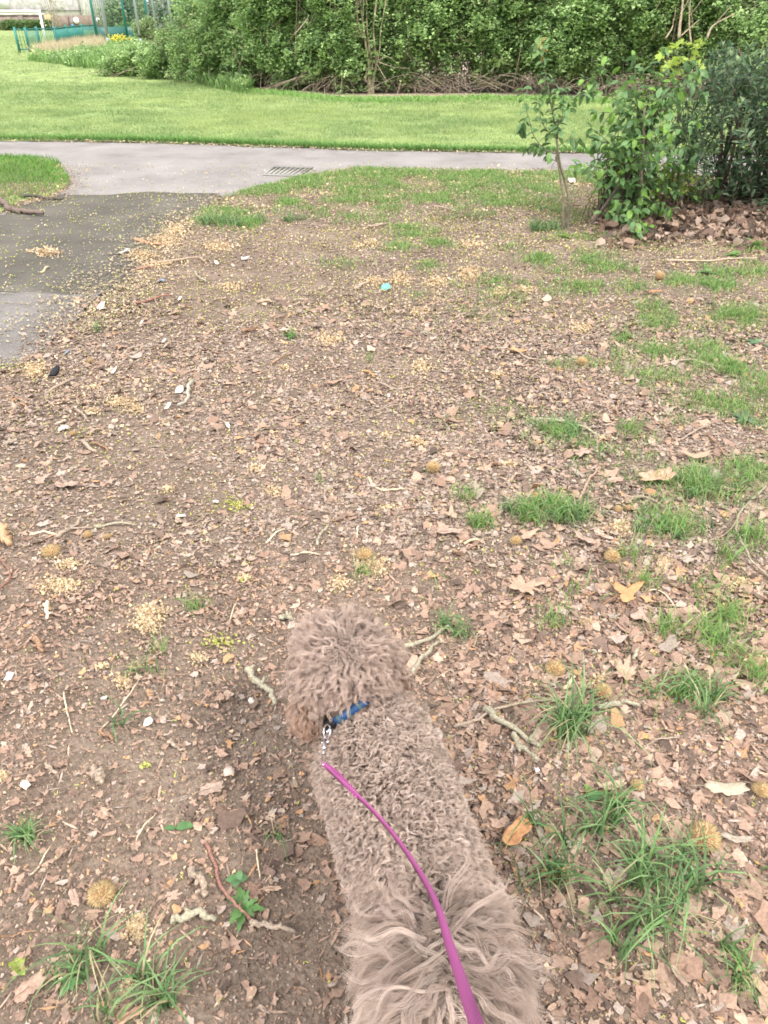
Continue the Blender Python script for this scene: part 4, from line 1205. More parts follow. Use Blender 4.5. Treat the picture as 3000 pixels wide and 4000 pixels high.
# ------------------------------------------------------------------ shrubs
def orient_leaves(dirs, rollj=.4):
    """rotation matrices turning +x to dirs, leaf face roughly up"""
    d = dirs / (np.linalg.norm(dirs, axis=1)[:, None] + 1e-9)
    up = np.tile(np.array([0, 0, 1.0]), (len(d), 1)) + rng.normal(0, rollj, (len(d), 3))
    y = np.cross(up, d); y /= np.linalg.norm(y, axis=1)[:, None] + 1e-9
    z = np.cross(d, y)
    return np.stack([d, y, z], -1)

LEAFV = broad_leaf(1, .48, .9, 6, 1.1, .25)
LEAFN = broad_leaf(1, .30, .5, 4, 1.1, .3)

def leafy(stem_mb, leaf_mb, pts, r0, r1, start, step, size, pal, droop=.35, scol=(.10, .085, .06), templ=LEAFV, wood=True, out=.9):
    P = smooth_line(np.array(pts), max(8, 4 * len(pts)))
    if wood:
        stem_mb.tube(P, np.linspace(r0, r1, len(P)), scol, 5, jit=.2)
    seg = np.linalg.norm(np.diff(P, axis=0), axis=1); cum = np.concatenate([[0], np.cumsum(seg)])
    L = cum[-1]; ts = np.arange(start * L, L, step)
    pos, dr = [], []
    ph = rng.random() * 3
    for i, t in enumerate(list(ts) + [L, L]):
        k = min(len(P) - 2, max(0, np.searchsorted(cum, t) - 1))
        p = P[k] + (P[k + 1] - P[k]) * ((t - cum[k]) / (seg[k] + 1e-9))
        tan = (P[k + 1] - P[k]) / (seg[k] + 1e-9)
        a = np.cross(tan, [0, 0, 1]); a /= np.linalg.norm(a) + 1e-9; b = np.cross(tan, a)
        th = ph + i * 1.57 + rng.normal(0, .3)
        for s_ in (0, math.pi):
            side = math.cos(th + s_) * a + math.sin(th + s_) * b
            v = side * out + tan * .6 + np.array([0, 0, -droop]) + rng.normal(0, .2, 3)
            pos.append(p); dr.append(v)
    pos = np.array(pos); dr = np.array(dr); n = len(pos)
    leaf_mb.inst(templ[0], templ[1], pos, orient_leaves(dr), size * rng.uniform(.65, 1.15, n), pick(pal, n, .14))
    return P

DG = [(.135,.25,.095), (.16,.29,.11), (.12,.22,.085), (.20,.34,.11)]
NEWG = [(.20,.36,.07), (.24,.40,.08), (.16,.30,.07)]
REDG = [(.34,.20,.07), (.26,.22,.06), (.30,.26,.07)]

# thin sapling
base = G(2214, 898); Y0 = base[1]
root = empty('sapling', (base[0], base[1], 0))
sm = MB(); lm = MB()
def SP_(lst, y=Y0, j=.04):
    off = 0; out = []
    for i, (a, b) in enumerate(lst):
        off += rng.normal(0, j) if i else 0
        out.append(AT(a, b, y + off))
    return out
main = SP_([(2214,900),(2220,844),(2223,784),(2208,705),(2190,651),(2181,603),(2175,543)], j=.015)
main[0][2] = -.01
SC2 = (.19, .17, .12)
sm.tube(smooth_line(main, 26), np.linspace(.016, .009, 26), SC2, 7, jit=.2)
second = SP_([(2206,896),(2200,830),(2199,770),(2190,705),(2182,650),(2172,600)], y=Y0 - .03, j=.01); second[0][2] = -.01
sm.tube(smooth_line(second, 22), np.linspace(.011, .006, 22), SC2, 6, jit=.2)
for lst, r in (([(2175,543),(2181,482),(2211,446),(2222,425)], .010), ([(2178,560),(2165,480),(2150,400),(2140,330),(2122,250),(2114,170)], .006), ([(2172,600),(2130,585),(2085,530),(2065,460),(2048,400),(2042,350)], .005),
               ([(2211,446),(2225,395),(2270,370),(2310,360)], .004), ([(2178,520),(2160,440),(2170,380),(2180,350)], .004), ([(2181,570),(2230,540),(2255,555)], .003),
               ([(2190,640),(2140,610),(2090,560),(2065,580)], .003), ([(2175,543),(2130,500),(2110,450),(2105,400)], .004), ([(2195,470),(2200,420),(2205,350)], .003), ([(2065,460),(2040,480),(2035,500)], .002)):
    pp = SP_(lst, j=.05)
    top = lst[-1][1] < 260
    leafy(sm, lm, pp, r, .0015, .12, .042, .082, DG, scol=SC2)
    if top:
        leafy(sm, lm, pp[-2:], .002, .001, .4, .04, .06, REDG, scol=SC2)
sm.build('trunk', M['stemwood'], root); lm.build('foliage', M['leaf'], root, smooth=True)
tag(root, 'thin leafy sapling with slender curved stems standing alone left of the shrubs', 'sapling')

# broad leaved shrub
def shrub(bx, by, tips, spread, name, label, cat, pal, size, step, r0, start=.35, templ=LEAFV, droop=.35, extra=None, ysp=.4, scol=(.11, .09, .065), bases=None, trunks=None):
    b0 = G(bx, by)
    root = empty(name, (b0[0], b0[1], 0))
    sm = MB(); lm = MB()
    for (a, b) in tips:
        bb = bases[rng.integers(len(bases))] if bases else (bx, by)
        s0 = G(bb[0] + rng.normal(0, spread), bb[1]); s0[2] = -.01
        tip = AT(a, b, b0[1] + rng.normal(0, ysp))
        if trunks and rng.random() < .9:
            tk = trunks[rng.integers(len(trunks))]; u = rng.uniform(.15, .9)
            tkp = smooth_line([AT(q[0], q[1], b0[1]) for q in tk], 20); cand = tkp[tkp[:, 2] < max(.12, tip[2] - .08)]
            s0 = cand[min(len(cand) - 1, int(u * len(cand)))].copy()
        mid = s0 * .5 + tip * .5 + np.array([(s0[0] - tip[0]) * .15 + rng.normal(0, .05), rng.normal(0, .05), .12 * abs(tip[2] - s0[2]) + .08])
        q1 = s0 * .78 + mid * .22 + np.array([0, 0, .1 * tip[2]])
        leafy(sm, lm, [s0, q1, mid, tip], r0 * rng.uniform(.7, 1.2), .0018, start, step, size, pal, droop=droop, templ=templ, scol=scol)
    if extra: extra(sm, lm)
    sm.build('stems', M['stemwood'], root); lm.build('foliage', M['leaf'], root, smooth=True)
    return tag(root, label, cat)

poly = [(2430,230),(2560,190),(2720,210),(2770,330),(2790,560),(2720,650),(2580,720),(2560,860),(2520,900),(2440,880),(2400,760),(2400,660),(2290,640),(2330,560),(2310,500),(2400,450),(2410,330)]
def in_poly_pts(poly, n):
    xs_ = [p[0] for p in poly]; ys_ = [p[1] for p in poly]; out = []
    while len(out) < n:
        q = (rng.uniform(min(xs_), max(xs_)), rng.uniform(min(ys_), max(ys_)))
        if poly_sd(np.array([q[0]]), np.array([q[1]]), poly)[0] < 0: out.append(q)
    return out
tips = in_poly_pts(poly, 84) + in_poly_pts([(2400,700),(2700,700),(2640,860),(2480,910),(2400,860)], 22) + [(2280,310),(2310,330),(2350,255),(2270,640),(2255,655),(2310,500),(2330,440),(2470,915),(2450,900),(2480,905),(2540,880),(2460,870)]
def ex1(sm, lm):
    t = [G(2306, 884), AT(2345, 830, 6.5), AT(2390, 765, 6.5), AT(2440, 690, 6.5)]; t[0][2] = -.01
    sm.tube(smooth_line(t, 12), np.linspace(.02, .012, 12), (.12, .10, .08), 7, jit=.25)
    t = [G(2490, 868), AT(2500, 740, 6.5), AT(2510, 600, 6.5), AT(2518, 420, 6.5)]; t[0][2] = -.01
    sm.tube(smooth_line(t, 12), np.linspace(.02, .008, 12), (.17, .14, .11), 7, jit=.25)
    t = [G(2420, 860), AT(2428, 760, 6.6), AT(2500, 600, 6.7), AT(2560, 430, 6.7)]; t[0][2] = -.01
    sm.tube(smooth_line(t, 12), np.linspace(.022, .008, 12), (.13, .11, .09), 7, jit=.25)
shrub(2430, 875, tips, 40, 'leafy_shrub', 'open shrub with large drooping oval green leaves beside the sapling', 'shrub', DG + NEWG[:1], .088, .075, .0055, start=.35, extra=ex1, ysp=.28,
      bases=[(2430, 875), (2490, 868), (2310, 884), (2440, 872)], trunks=[[(2490,868),(2500,740),(2510,600),(2518,420)], [(2420,860),(2428,760),(2500,600),(2560,430)], [(2310,884),(2345,830),(2390,765),(2440,690)]])
# low sprawling branch of fresh leaves to its right
tips = in_poly_pts([(2690,760),(2790,690),(2850,780),(2960,850),(2830,890),(2700,830)], 9)
shrub(2700, 830, tips, 20, 'low_shrub', 'low sprawling shoot with fresh green leaves in the brown leaf heap', 'shrub', NEWG + DG, .085, .09, .005, ysp=.15)
# maple seedlings
LOBE = None
def maple_leaf():
    ol = leaf_outline('plane', 30); V = np.vstack([[0, 0], ol]) * .6
    V = np.column_stack([V[:, 0] + .5, V[:, 1], -.12 * (V[:, 0] ** 2 + V[:, 1] ** 2)])
    F = np.array([[0, 1 + j, 1 + (j + 1) % 30] for j in range(30)])
    return V, F
MLEAF = maple_leaf()
tips = in_poly_pts([(2440,640),(2760,650),(2720,800),(2600,840),(2450,780)], 26)
shrub(2600, 820, tips, 60, 'maple_seedling', 'clump of yellow green lobed maple leaves low between the two shrubs', 'shrub', [(.26,.36,.05), (.32,.42,.06), (.20,.32,.05)], .06, .09, .003, start=.55, templ=MLEAF, ysp=.25)
tips = [(2600,210),(2640,190),(2700,185),(2730,170),(2690,240),(2720,255),(2630,260),(2610,270),(2655,180)]
shrub(2620, 840, tips, 10, 'young_maple', 'slender young maple with bright lime leaves above the open shrub', 'young tree', [(.33,.45,.08), (.38,.48,.10)], .085, .12, .005, start=.93, templ=MLEAF, ysp=.1)

# dense evergreen
def evergreen():
    b0 = G(2850, 800)
    root = empty('evergreen_shrub', (b0[0], b0[1], 0))
    sm = MB(); lm = MB(); tm = MB()
    EV = [(.09,.155,.085), (.12,.195,.10), (.07,.125,.065), (.17,.255,.13)]
    P = in_poly_pts([(2780,190),(2950,150),(3300,140),(3560,300),(3560,860),(3100,860),(2960,830),(2900,720),(2760,640),(2650,640),(2660,500),(2700,330)], 560)
    stems = [G(2790, 800), G(2840, 790), G(2900, 800), G(2970, 790), G(3080, 800), G(3200, 800)]
    for s0 in stems:
        s0[2] = -.02
        for k in range(3):
            t = np.array([s0[0] + rng.normal(0, .35), s0[1] + rng.normal(0, .25), rng.uniform(.8, 1.3)])
            m_ = (s0 + t) / 2 + rng.normal(0, .07, 3)
            sm.tube(smooth_line([s0, m_, t], 10), np.linspace(.022, .007, 10), (.10, .08, .065), 6, jit=.2)
        sm.build('stem', M['stemwood'], root); sm = MB()
    for (a, b) in P:
        tip = AT(a, b, b0[1] + rng.normal(0, .42))
        st = tip + np.array([rng.normal(0, .15), rng.normal(0, .12), -.30 + rng.normal(0, .06)])
        leafy(lm, lm, [st, (st + tip) / 2 + rng.normal(0, .02, 3), tip], .005, .0015, .1, .040, .085, EV, droop=.15, templ=LEAFN, out=.7)
        if b < 420 or rng.random() < .25:      # pale upright new shoots
            n = 4
            d = np.stack([rng.normal(0, .22, n), rng.normal(0, .22, n), np.ones(n)], -1)
            lm.inst(LEAFN[0], LEAFN[1], np.repeat(tip[None], n, 0), orient_leaves(d), .055 * rng.uniform(.7, 1.2, n), pick([(.42,.50,.30), (.36,.46,.24), (.30,.42,.16)], n))
    lm.build('foliage', M['leaf'], root, smooth=True)
    tag(root, 'dense dark evergreen shrub with pale upright new shoots at the right edge', 'shrub')
evergreen()

# ------------------------------------------------------------------ thicket behind the lawn
def rosette():
    lv, lf = broad_leaf(1, .8, .7, 2, 1.0, .15)
    V, F = [], []
    for k in range(7):
        yaw = np.array([k * 2.4]); el = np.array([rng.uniform(-.2, 1.0)])
        Rm = rots(yaw, np.zeros(1), -el)[0]
        s = rng.uniform(.45, .8); off = rng.normal(0, .35, 3)
        V.append((lv * s) @ Rm.T + off); F.append(lf + k * len(lv))
    return np.vstack(V), np.vstack(F)
ROS = [rosette() for _ in range(5)]
HG = [(.32,.46,.18), (.38,.53,.21), (.27,.40,.16), (.45,.60,.26), (.19,.30,.13)]
def canes(mb, n, x0, x1, y0, yd, h, col, rr=.005):
    for i in range(n):
        x = rng.uniform(x0, x1); y = y0 + rng.random() * yd
        hh = h * rng.uniform(.4, 1.1); dx = rng.normal(0, .5); dy = -rng.random() * .7
        p0 = np.array([x, y, 0]); p1 = p0 + [dx * .3, dy * .3, hh * .8]; p2 = p0 + [dx * .8, dy * .8, hh]; p3 = p0 + [dx * 1.5, dy * 1.25, hh * rng.uniform(.1, .7)]
        c = np.array(col) * rng.uniform(.7, 1.35)
        mb.tube(smooth_line([p0, p1, p2, p3], 8), rr * rng.uniform(.6, 1.4), c, 3, caps=False)

bedx = [p[0] for p in bed]; bedy = [p[1] for p in bed]
def bush(cx, half, h, label, dens=1.0, cane=70, y_off=1.2, lowest=.28, name='bramble_bush', pal=HG, leaf=.115, dep=.9, group='bushes of the thicket behind the lawn', lumps=21):
    y0 = float(np.interp(cx, bedx, bedy)) + y_off
    root = empty(name, (cx, y0, 0))
    fm = MB(); cm = MB(); wm = MB()
    for k in range(lumps):
        z = lowest + (h - lowest) * (k + rng.random()) / lumps
        r = rng.uniform(.38, .72) * min(1, h / 2 + .2)
        shrink = (1 - .45 * (z / h) ** 2) if h < 2.2 else 1.25
        c = np.array([cx + rng.uniform(-1, 1) * half * shrink, y0 + rng.uniform(-.45, .25) * dep + .18 * z, z])
        n = int(330 * r * r * 4 * dens)
        d = rng.normal(0, 1, (n, 3)); d[:, 1] = np.where(rng.random(n) < .7, -np.abs(d[:, 1]), d[:, 1]); d /= np.linalg.norm(d, axis=1)[:, None]
        rad = r * (.62 + .46 * rng.random((n, 1))) * (1 + .25 * np.sin(d[:, :1] * 5 + k) * np.sin(d[:, 2:3] * 6 + k * 2))
        pos = c + d * rad
        ok = (pos[:, 2] > .06) & ~((np.abs(pos[:, 0] + .15) < .42) & (pos[:, 1] < float(np.interp(0, bedx, bedy)) + 1.05) & (rng.random(n) < .93))
        pos = pos[ok]; d = d[ok]; n = len(pos)
        cols = pick(pal, n, .12) * (.85 + .35 * rng.random((n, 1)))
        ti = rng.integers(0, 5, n)
        Rm = orient_leaves(rng.normal(0, 1, (n, 3)) * np.array([1, 1, .3]), .3)
        for t in range(5):
            s_ = ti == t
            fm.inst(ROS[t][0], ROS[t][1], pos[s_], Rm[s_], leaf * rng.uniform(.7, 1.2, s_.sum()), cols[s_])
        # woody inner mass
        if k % 2 == 0:
            cmn = int(16 * dens) + 6
            for q in range(cmn):
                a = c + rng.normal(0, r * .5, 3); b = a + rng.normal(0, r * .45, 3)
                a[2] = max(.02, a[2]); b[2] = max(.02, b[2])
                wm.tube([a, (a + b) / 2 + rng.normal(0, .04, 3), b], .006, np.array((.20, .15, .11)) * rng.uniform(.6, 1.4), 3, caps=False)
    canes(wm, int(cane * .7), cx - half, cx + half, y0 - .4, .9, .42, (.27, .215, .165))
    canes(wm, cane // 3, cx - half, cx + half, y0 + .1, .8, h * .8, (.18, .14, .10), .007)
    # dark filler strips inside: the shade between leaves is put into their colour
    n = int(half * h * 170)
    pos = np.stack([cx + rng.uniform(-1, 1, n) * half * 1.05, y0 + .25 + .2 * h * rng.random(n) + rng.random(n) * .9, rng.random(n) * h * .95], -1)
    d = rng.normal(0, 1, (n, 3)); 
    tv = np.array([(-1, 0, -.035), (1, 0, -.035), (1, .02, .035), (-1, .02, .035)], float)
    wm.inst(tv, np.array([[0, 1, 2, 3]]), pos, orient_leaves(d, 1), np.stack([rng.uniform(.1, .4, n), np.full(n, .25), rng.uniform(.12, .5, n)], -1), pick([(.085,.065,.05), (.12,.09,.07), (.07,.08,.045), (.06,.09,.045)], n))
    fm.build('foliage', M['leaf'], root); wm.build('canes', M['stemwood'], root)
    return tag(root, label, 'bush', group)
bush(-6.6, 1.0, .55, 'lowest creeping bramble at the far left tip of the thicket', .8, 6, y_off=2.6, leaf=.10, lowest=.1)
bush(-5.4, .9, .85, 'low bramble mound second from the left tip of the thicket', .9, 10, y_off=2.1, leaf=.10, lowest=.1)
bush(-4.3, .9, 1.4, 'rounded leafy bush near the left end of the thicket', 1.0, 14, y_off=1.5, leaf=.10, lowest=.12)
bush(-3.3, 1.0, 2.05, 'bush sloping down from the tall thicket to its low left end', 1.1, 26, y_off=1.2, lowest=.12)
bush(-2.0, 1.0, 2.9, 'tall leafy bush left of the bare stems of the multi stemmed tree', 1.1, 40, lowest=.15)
bush(-.75, .85, 3.0, 'narrow ivy clad bush touching the left of the pale tree stems', .75, 90, lowest=.45)
bush(.85, .9, 3.0, 'bush just right of the pale tree stems with brown brambles under it', .9, 120, lowest=.45)
bush(2.3, 1.1, 3.2, 'large bright leafed bush in the centre right of the thicket', 1.15, 120, lowest=.55)
bush(3.9, 1.1, 3.2, 'leafy bush behind the thin sapling', 1.1, 130, lowest=.45)
bush(5.5, 1.1, 2.9, 'bush behind the open shrub with a tangle of dry canes below', .9, 150, lowest=.45)
bush(7.2, 1.15, 2.9, 'thin dark bush with bare slanting branches at upper right', .45, 200, lowest=.5)
bush(9.0, 1.15, 3.0, 'bush behind the evergreen shrub near the right edge', .8, 120)
bush(10.8, 1.2, 3.2, 'last bright green bush at the top right corner', 1.2, 60, pal=[(.22,.40,.12), (.26,.44,.14), (.18,.34,.10)])

# multi stemmed tree in the thicket
tb = np.array([G(1446, 388)[0], float(np.interp(0, bedx, bedy)) + 1.0, 0.0])
root = empty('multi_stem_tree', tuple(tb))
ty = tb[1]
tm = MB()
TC = (.36, .305, .21)
stems = [([(1440,322),(1441,262),(1425,150),(1413,60),(1408,0),(1400,-160),(1385,-420)], .036), ([(1446,318),(1445,240),(1434,110),(1432,0),(1440,-170),(1450,-400)], .024),
         ([(1455,318),(1470,241),(1458,120),(1470,0),(1478,-160),(1500,-430)], .032), ([(1460,318),(1482,200),(1487,120),(1508,0),(1530,-150),(1570,-380)], .018)]
for lst, r in stems:
    P = [AT(a, b, ty + (i * .02)) for i, (a, b) in enumerate(lst)]; P = [np.array([P[0][0], ty, -.05])] + P
    tm.tube(smooth_line(P, 34), np.linspace(r, r * .4, 34), np.array(TC) * rng.uniform(.85, 1.1), 8, jit=.18)
TRUNKMB = tm
for k in range(13):
    x = rng.uniform(1300, 1425); a = AT(x, rng.uniform(120, 170), ty + .05 + rng.normal(0, .2)); b = AT(x + rng.normal(0, 10) , -60, ty + rng.normal(0, .2)); 
    vb = MB(); vb.tube(smooth_line([a, (a + b) / 2 + rng.normal(0, .05, 3), b], 8), .010, np.array((.24, .19, .14)) * rng.uniform(.7, 1.2), 4); vb.build('hanging_vine', M['stemwood'], root)
for lst in ([(1440,262),(1425,300),(1433,320)], [(1470,241),(1510,222),(1540,235)], [(1470,245),(1500,300),(1518,320)], [(1470,240),(1540,262),(1600,268)], [(1455,262),(1435,290),(1425,322)],
            [(1545,165),(1580,200),(1608,230)], [(1340,148),(1375,140),(1420,145)], [(1202,72),(1180,100),(1150,135)]):
    P = [AT(a, b, ty - .12) for a, b in lst]
    tm.tube(smooth_line(P, 10), .011, (.33, .27, .21), 5, jit=.3)
tm.build('trunk', M['stemwood'], root)
fm = MB(); n = 2600
d = rng.normal(0, 1, (n, 3)); d /= np.linalg.norm(d, axis=1)[:, None]
pos = tb + np.array([0, .5, 5.3]) + d * rng.uniform(.5, 1, (n, 1)) ** .4 * np.array([2.2, 1.6, 1.3])
pos = pos[(fbm(pos[:, 0], pos[:, 2], 1.3, 5) > .42)]; n = len(pos)
fm.inst(ROS[0][0], ROS[0][1], pos, orient_leaves(rng.normal(0, 1, (n, 3)), .4), .11 * rng.uniform(.7, 1.3, n), pick(HG, n))
fm.build('crown', M['leaf'], root)
tag(root, 'multi stemmed tree with pale bare trunks rising out of the thicket', 'tree')

# leaning bare branches, upper right of the thicket
def bare_branch(lst, r, label, y=None):
    y = y or float(np.interp(6.9, bedx, bedy)) + .1
    P = [AT(a, b, y + i * .03) for i, (a, b) in enumerate(lst)]
    b = MB(); Q = smooth_line(P, 16)
    r *= .62; b.tube(Q, np.linspace(r, r * .45, 16), (.36, .29, .21), 6, jit=.25)
    k = 9; e = Q[k] + np.array([rng.normal(0, .15), -.05, .3])
    b.tube([Q[k], (Q[k] + e) / 2 + .02, e], [r * .5, r * .35, r * .2], (.34, .27, .20), 5)
    o = b.build('bare_branch', M['stemwood'], origin=tuple(P[0]))
    return tag(o, label, 'branch', 'bare branches in the thicket')
bare_branch([(2652,150),(2656,95),(2664,40),(2672,-60)], .05, 'upright pale bare trunk at upper right of the thicket')
bare_branch([(2600,150),(2625,110),(2632,72)], .03, 'short pale crooked branch left of the upright bare trunk')
bare_branch([(2660,140),(2700,105),(2732,76)], .025, 'thin pale branch slanting right from the upright bare trunk')
bare_branch([(2762,150),(2775,115),(2800,90),(2870,54)], .04, 'thick tan branch bending to the upper right')
bare_branch([(2700,170),(2692,90),(2700,-60)], .03, 'dark straight branch behind the slanting ones')
bare_branch([(2975,200),(2990,150),(3030,110)], .025, 'pale branch at the right edge of the thicket')

# ------------------------------------------------------------------ weeds on the bank
wd = MB()
def weeds(n, poly, h0, h1, w, pal, lean=(.2, 1.2), templ=BT2, keepf=None):
    q = np.array(in_poly_pts(poly, n)); P = np.array([G(a, b)[:2] for a, b in q])
    if keepf is not None: P = P[rng.random(len(P)) < keepf(P[:, 0], P[:, 1])]
    k = len(P)
    z = np.where(mound_h(P[:, 0], P[:, 1]) > .03, mound_h(P[:, 0], P[:, 1]), 0)
    blades(wd, np.stack([P[:, 0], P[:, 1], z], -1), rng.uniform(h0, h1, k), np.full(k, w), rng.uniform(*lean, k), pick(pal, k, .15), templ)
BANK = [(110,245),(300,288),(600,305),(800,340),(960,372),(1010,330),(900,270),(800,200),(560,150),(420,175),(260,200)]
weeds(16000, BANK, .15, .42, .035, [(.17,.31,.09), (.22,.38,.11), (.14,.25,.08), (.28,.38,.15)])
weeds(5500, [(130,240),(230,255),(420,200),(400,160),(260,180),(140,215)], .3, .6, .03, [(.52,.43,.28), (.46,.38,.24), (.58,.50,.34)], (.1, .9))
weeds(1800, [(560,215),(720,205),(760,235),(600,250)], .25, .5, .03, [(.50,.42,.28), (.44,.36,.24)])
o = wd.build('bank_weeds', M['grass']); tag(o, 'rough green and straw coloured weeds growing over the low bank', 'weeds', kind='stuff')
wl = MB()
q = np.array(in_poly_pts(BANK, 3800)); P = np.array([G(a, b) for a, b in q]); P[:, 2] = mound_h(P[:, 0], P[:, 1]) + rng.uniform(.03, .35, len(P))
cl = fbm(P[:, 0], P[:, 1], .9, 19); P = P[cl > .47]; n = len(P)
for t in range(5):
    s_ = rng.integers(0, 5, n) == t
    wl.inst(ROS[t][0], ROS[t][1], P[s_], orient_leaves(rng.normal(0, 1, (s_.sum(), 3)), .4), .10 * rng.uniform(.6, 1.3, s_.sum()), pick(HG + [(.2,.3,.14)], s_.sum()))
tag(wl.build('bank_brambles', M['leaf']), 'low leafy brambles scattered over the bank', 'brambles', kind='stuff')
fw = MB(); n = 90
q = np.stack([rng.normal(470, 22, n), rng.normal(180, 6, n)], -1); P = np.array([G(a, b) for a, b in q]); P[:, 2] = mound_h(P[:, 0], P[:, 1]) + rng.uniform(.3, .5, n)
fw.inst(ov, of, P, rots(*(rng.random((3, n)) * 6)), .05 * rng.uniform(.7, 1.3, n), pick([(.80,.70,.08), (.7,.66,.1)], n))
for p in P:
    fw.tube([p - [0, 0, .35], p], .008, (.2, .35, .08), 3)
tag(fw.build('yellow_flowers', M['leaf']), 'patch of small yellow flowers on the weedy bank', 'flowers', kind='stuff')

# taller shrubs behind the bank
def back_shrub(px, base, top, wpx, label, pal, leaf=.14, n=900, name='background_shrub', trunk=False, y=None, lowf=0.0, cat='shrub'):
    g0 = G(px, base); yy = y or g0[1]
    p0 = AT(px, base, yy); p1 = AT(px, top, yy); w = AT(px + wpx, base, yy)[0] - p0[0]
    h = p1[2] - max(p0[2], 0)
    z0 = lowf * h
    root = empty(name, (p0[0], yy, 0))
    fm = MB(); sm = MB()
    for k in range(10):
        c = np.array([p0[0] + rng.uniform(-.75, .75) * w, yy + rng.uniform(-.6, .6) * w, z0 + (h - z0) * rng.uniform(.12, .85)])
        m_ = n // 10; d = rng.normal(0, 1, (m_, 3)); d /= np.linalg.norm(d, axis=1)[:, None]
        pos = c + d * rng.uniform(.5, 1, (m_, 1)) * np.array([w * .5, w * .5, (h - z0) * .25])
        pos[:, 2] = np.maximum(pos[:, 2], .05)
        fm.inst(ROS[k % 5][0], ROS[k % 5][1], pos, orient_leaves(rng.normal(0, 1, (m_, 3)), .4), leaf * rng.uniform(.6, 1.3, m_), pick(pal, m_, .2))
        b = np.array([p0[0] + rng.normal(0, .1), yy, 0.0])
        sm.tube(smooth_line([b, b * .5 + c * .5 + rng.normal(0, .1, 3), c + [0, 0, h * .1]], 8), np.linspace(.05 if trunk else .025, .01, 8), (.34, .29, .24), 5)
    fm.build('crown' if trunk else 'foliage', M['leaf'], root); sm.build('trunk' if trunk else 'stems', M['stemwood'], root)
    return tag(root, label, cat, 'shrubs and trees beyond the bank')
PG = [(.30,.40,.18), (.38,.46,.24), (.24,.34,.15)]
GG = [(.42,.45,.34), (.34,.38,.26), (.50,.50,.40), (.22,.26,.15)]
back_shrub(590, 175, 75, 60, 'light green shrub behind the yellow flowers', PG, .13, 1300)
back_shrub(500, 160, 85, 34, 'small shrub at the foot of the left grey lamp post', [(.2,.34,.12), (.26,.40,.14)], .12, 700)
back_shrub(700, 165, 70, 55, 'green shrub between bank and pale background trees', PG, .13, 1200)
back_shrub(650, 150, 95, 40, 'whitish flowering shrub in the middle of the bank', [(.5,.52,.44), (.36,.44,.26)], .12, 500)
back_shrub(720, 90, -160, 90, 'silvery leaved tree beyond the bank left of the yellow goal', GG, .3, 2600, 'background_tree', True, y=62, cat='tree')
back_shrub(850, 95, -170, 100, 'silvery leaved tree behind the yellow goal', GG, .3, 2600, 'background_tree', True, y=66, cat='tree')
back_shrub(480, 95, -190, 95, 'pale thinly leaved tree behind the green court fence', GG + PG, .3, 1700, 'background_tree', True, y=70, cat='tree')
back_shrub(600, 85, -150, 80, 'pale tree in front of the reddish building', GG, .3, 900, 'background_tree', True, y=75, cat='tree')
back_shrub(980, 90, -150, 90, 'green tree behind the left end of the thicket', PG, .3, 2000, 'background_tree', True, y=50, cat='tree')
back_shrub(215, 118, -120, 50, 'bare slender tree in front of the white building', [(.45,.46,.33)], .2, 110, 'background_tree', True, y=86, cat='tree')

# low clipped hedge at the foot of the wall
a = AT(15, 110, 92); b = AT(210, 112, 92)
hm = MB(); n = 2600
pos = np.stack([rng.uniform(a[0], b[0], n), 92 + rng.normal(0, .35, n), rng.uniform(.05, .8, n)], -1)
hm.inst(ROS[1][0], ROS[1][1], pos, orient_leaves(rng.normal(0, 1, (n, 3)), .4), .2 * rng.uniform(.6, 1.2, n), pick([(.13,.21,.07), (.16,.25,.09)], n))
tag(hm.build('low_hedge', M['leaf'], origin=(a[0], 92, 0)), 'low dark hedge along the foot of the brown garden wall', 'hedge')

# garden wall
A = AT(-400, 112, 94)[0]; B = AT(385, 112, 94)[0]; WT = AT(100, 52, 94)[2]
root = empty('garden_wall', ((A + B) / 2, 94, 0))
b = MB(); b.box((A, 94, -.1), (B, 94.3, WT - .18), (.25, .195, .165)); b.build('wall_face', M['masonry'], root)
b = MB(); b.box((A - .05, 93.93, WT - .18), (AT(160,0,94)[0], 94.37, WT), (.62, .58, .53)); b.build('coping', M['masonry'], root)
b = MB(); 
for x in np.linspace(A, B, 9): b.box((x - .25, 93.9, -.1), (x + .25, 93.997, WT - .2), (.22, .18, .16))
b.build('buttress', M['masonry'], root)
tag(root, 'long brown stained garden wall with pale coping below the white building', 'wall')
for (px, py, r, nm, lab) in ((298, 80, .30, 'wall_disc', 'white round disc on the garden wall'), (384, 78, .2, 'wall_disc', 'small white disc on the wall near the court fence')):
    p = AT(px, py, 93.88); b = MB(); b.tube([p, p + [0, -.06, 0]], r, (.85, .85, .85), 16)
    tag(b.build(nm, M['paint'], origin=tuple(p)), lab, 'sign')
p = AT(180, 88, 93.7); q = AT(208, 57, 93.7)
b = MB()
for k in range(4):
    w_ = (q[0] - p[0]) / 4; b.box((p[0] + k * w_, 93.6, .02), (p[0] + (k + .85) * w_, 93.7, q[2]), (.62, .40, .20))
tag(b.build('wooden_gate', M['paint'], origin=(p[0], 93.6, 0)), 'orange brown wooden gate panel against the garden wall', 'gate')

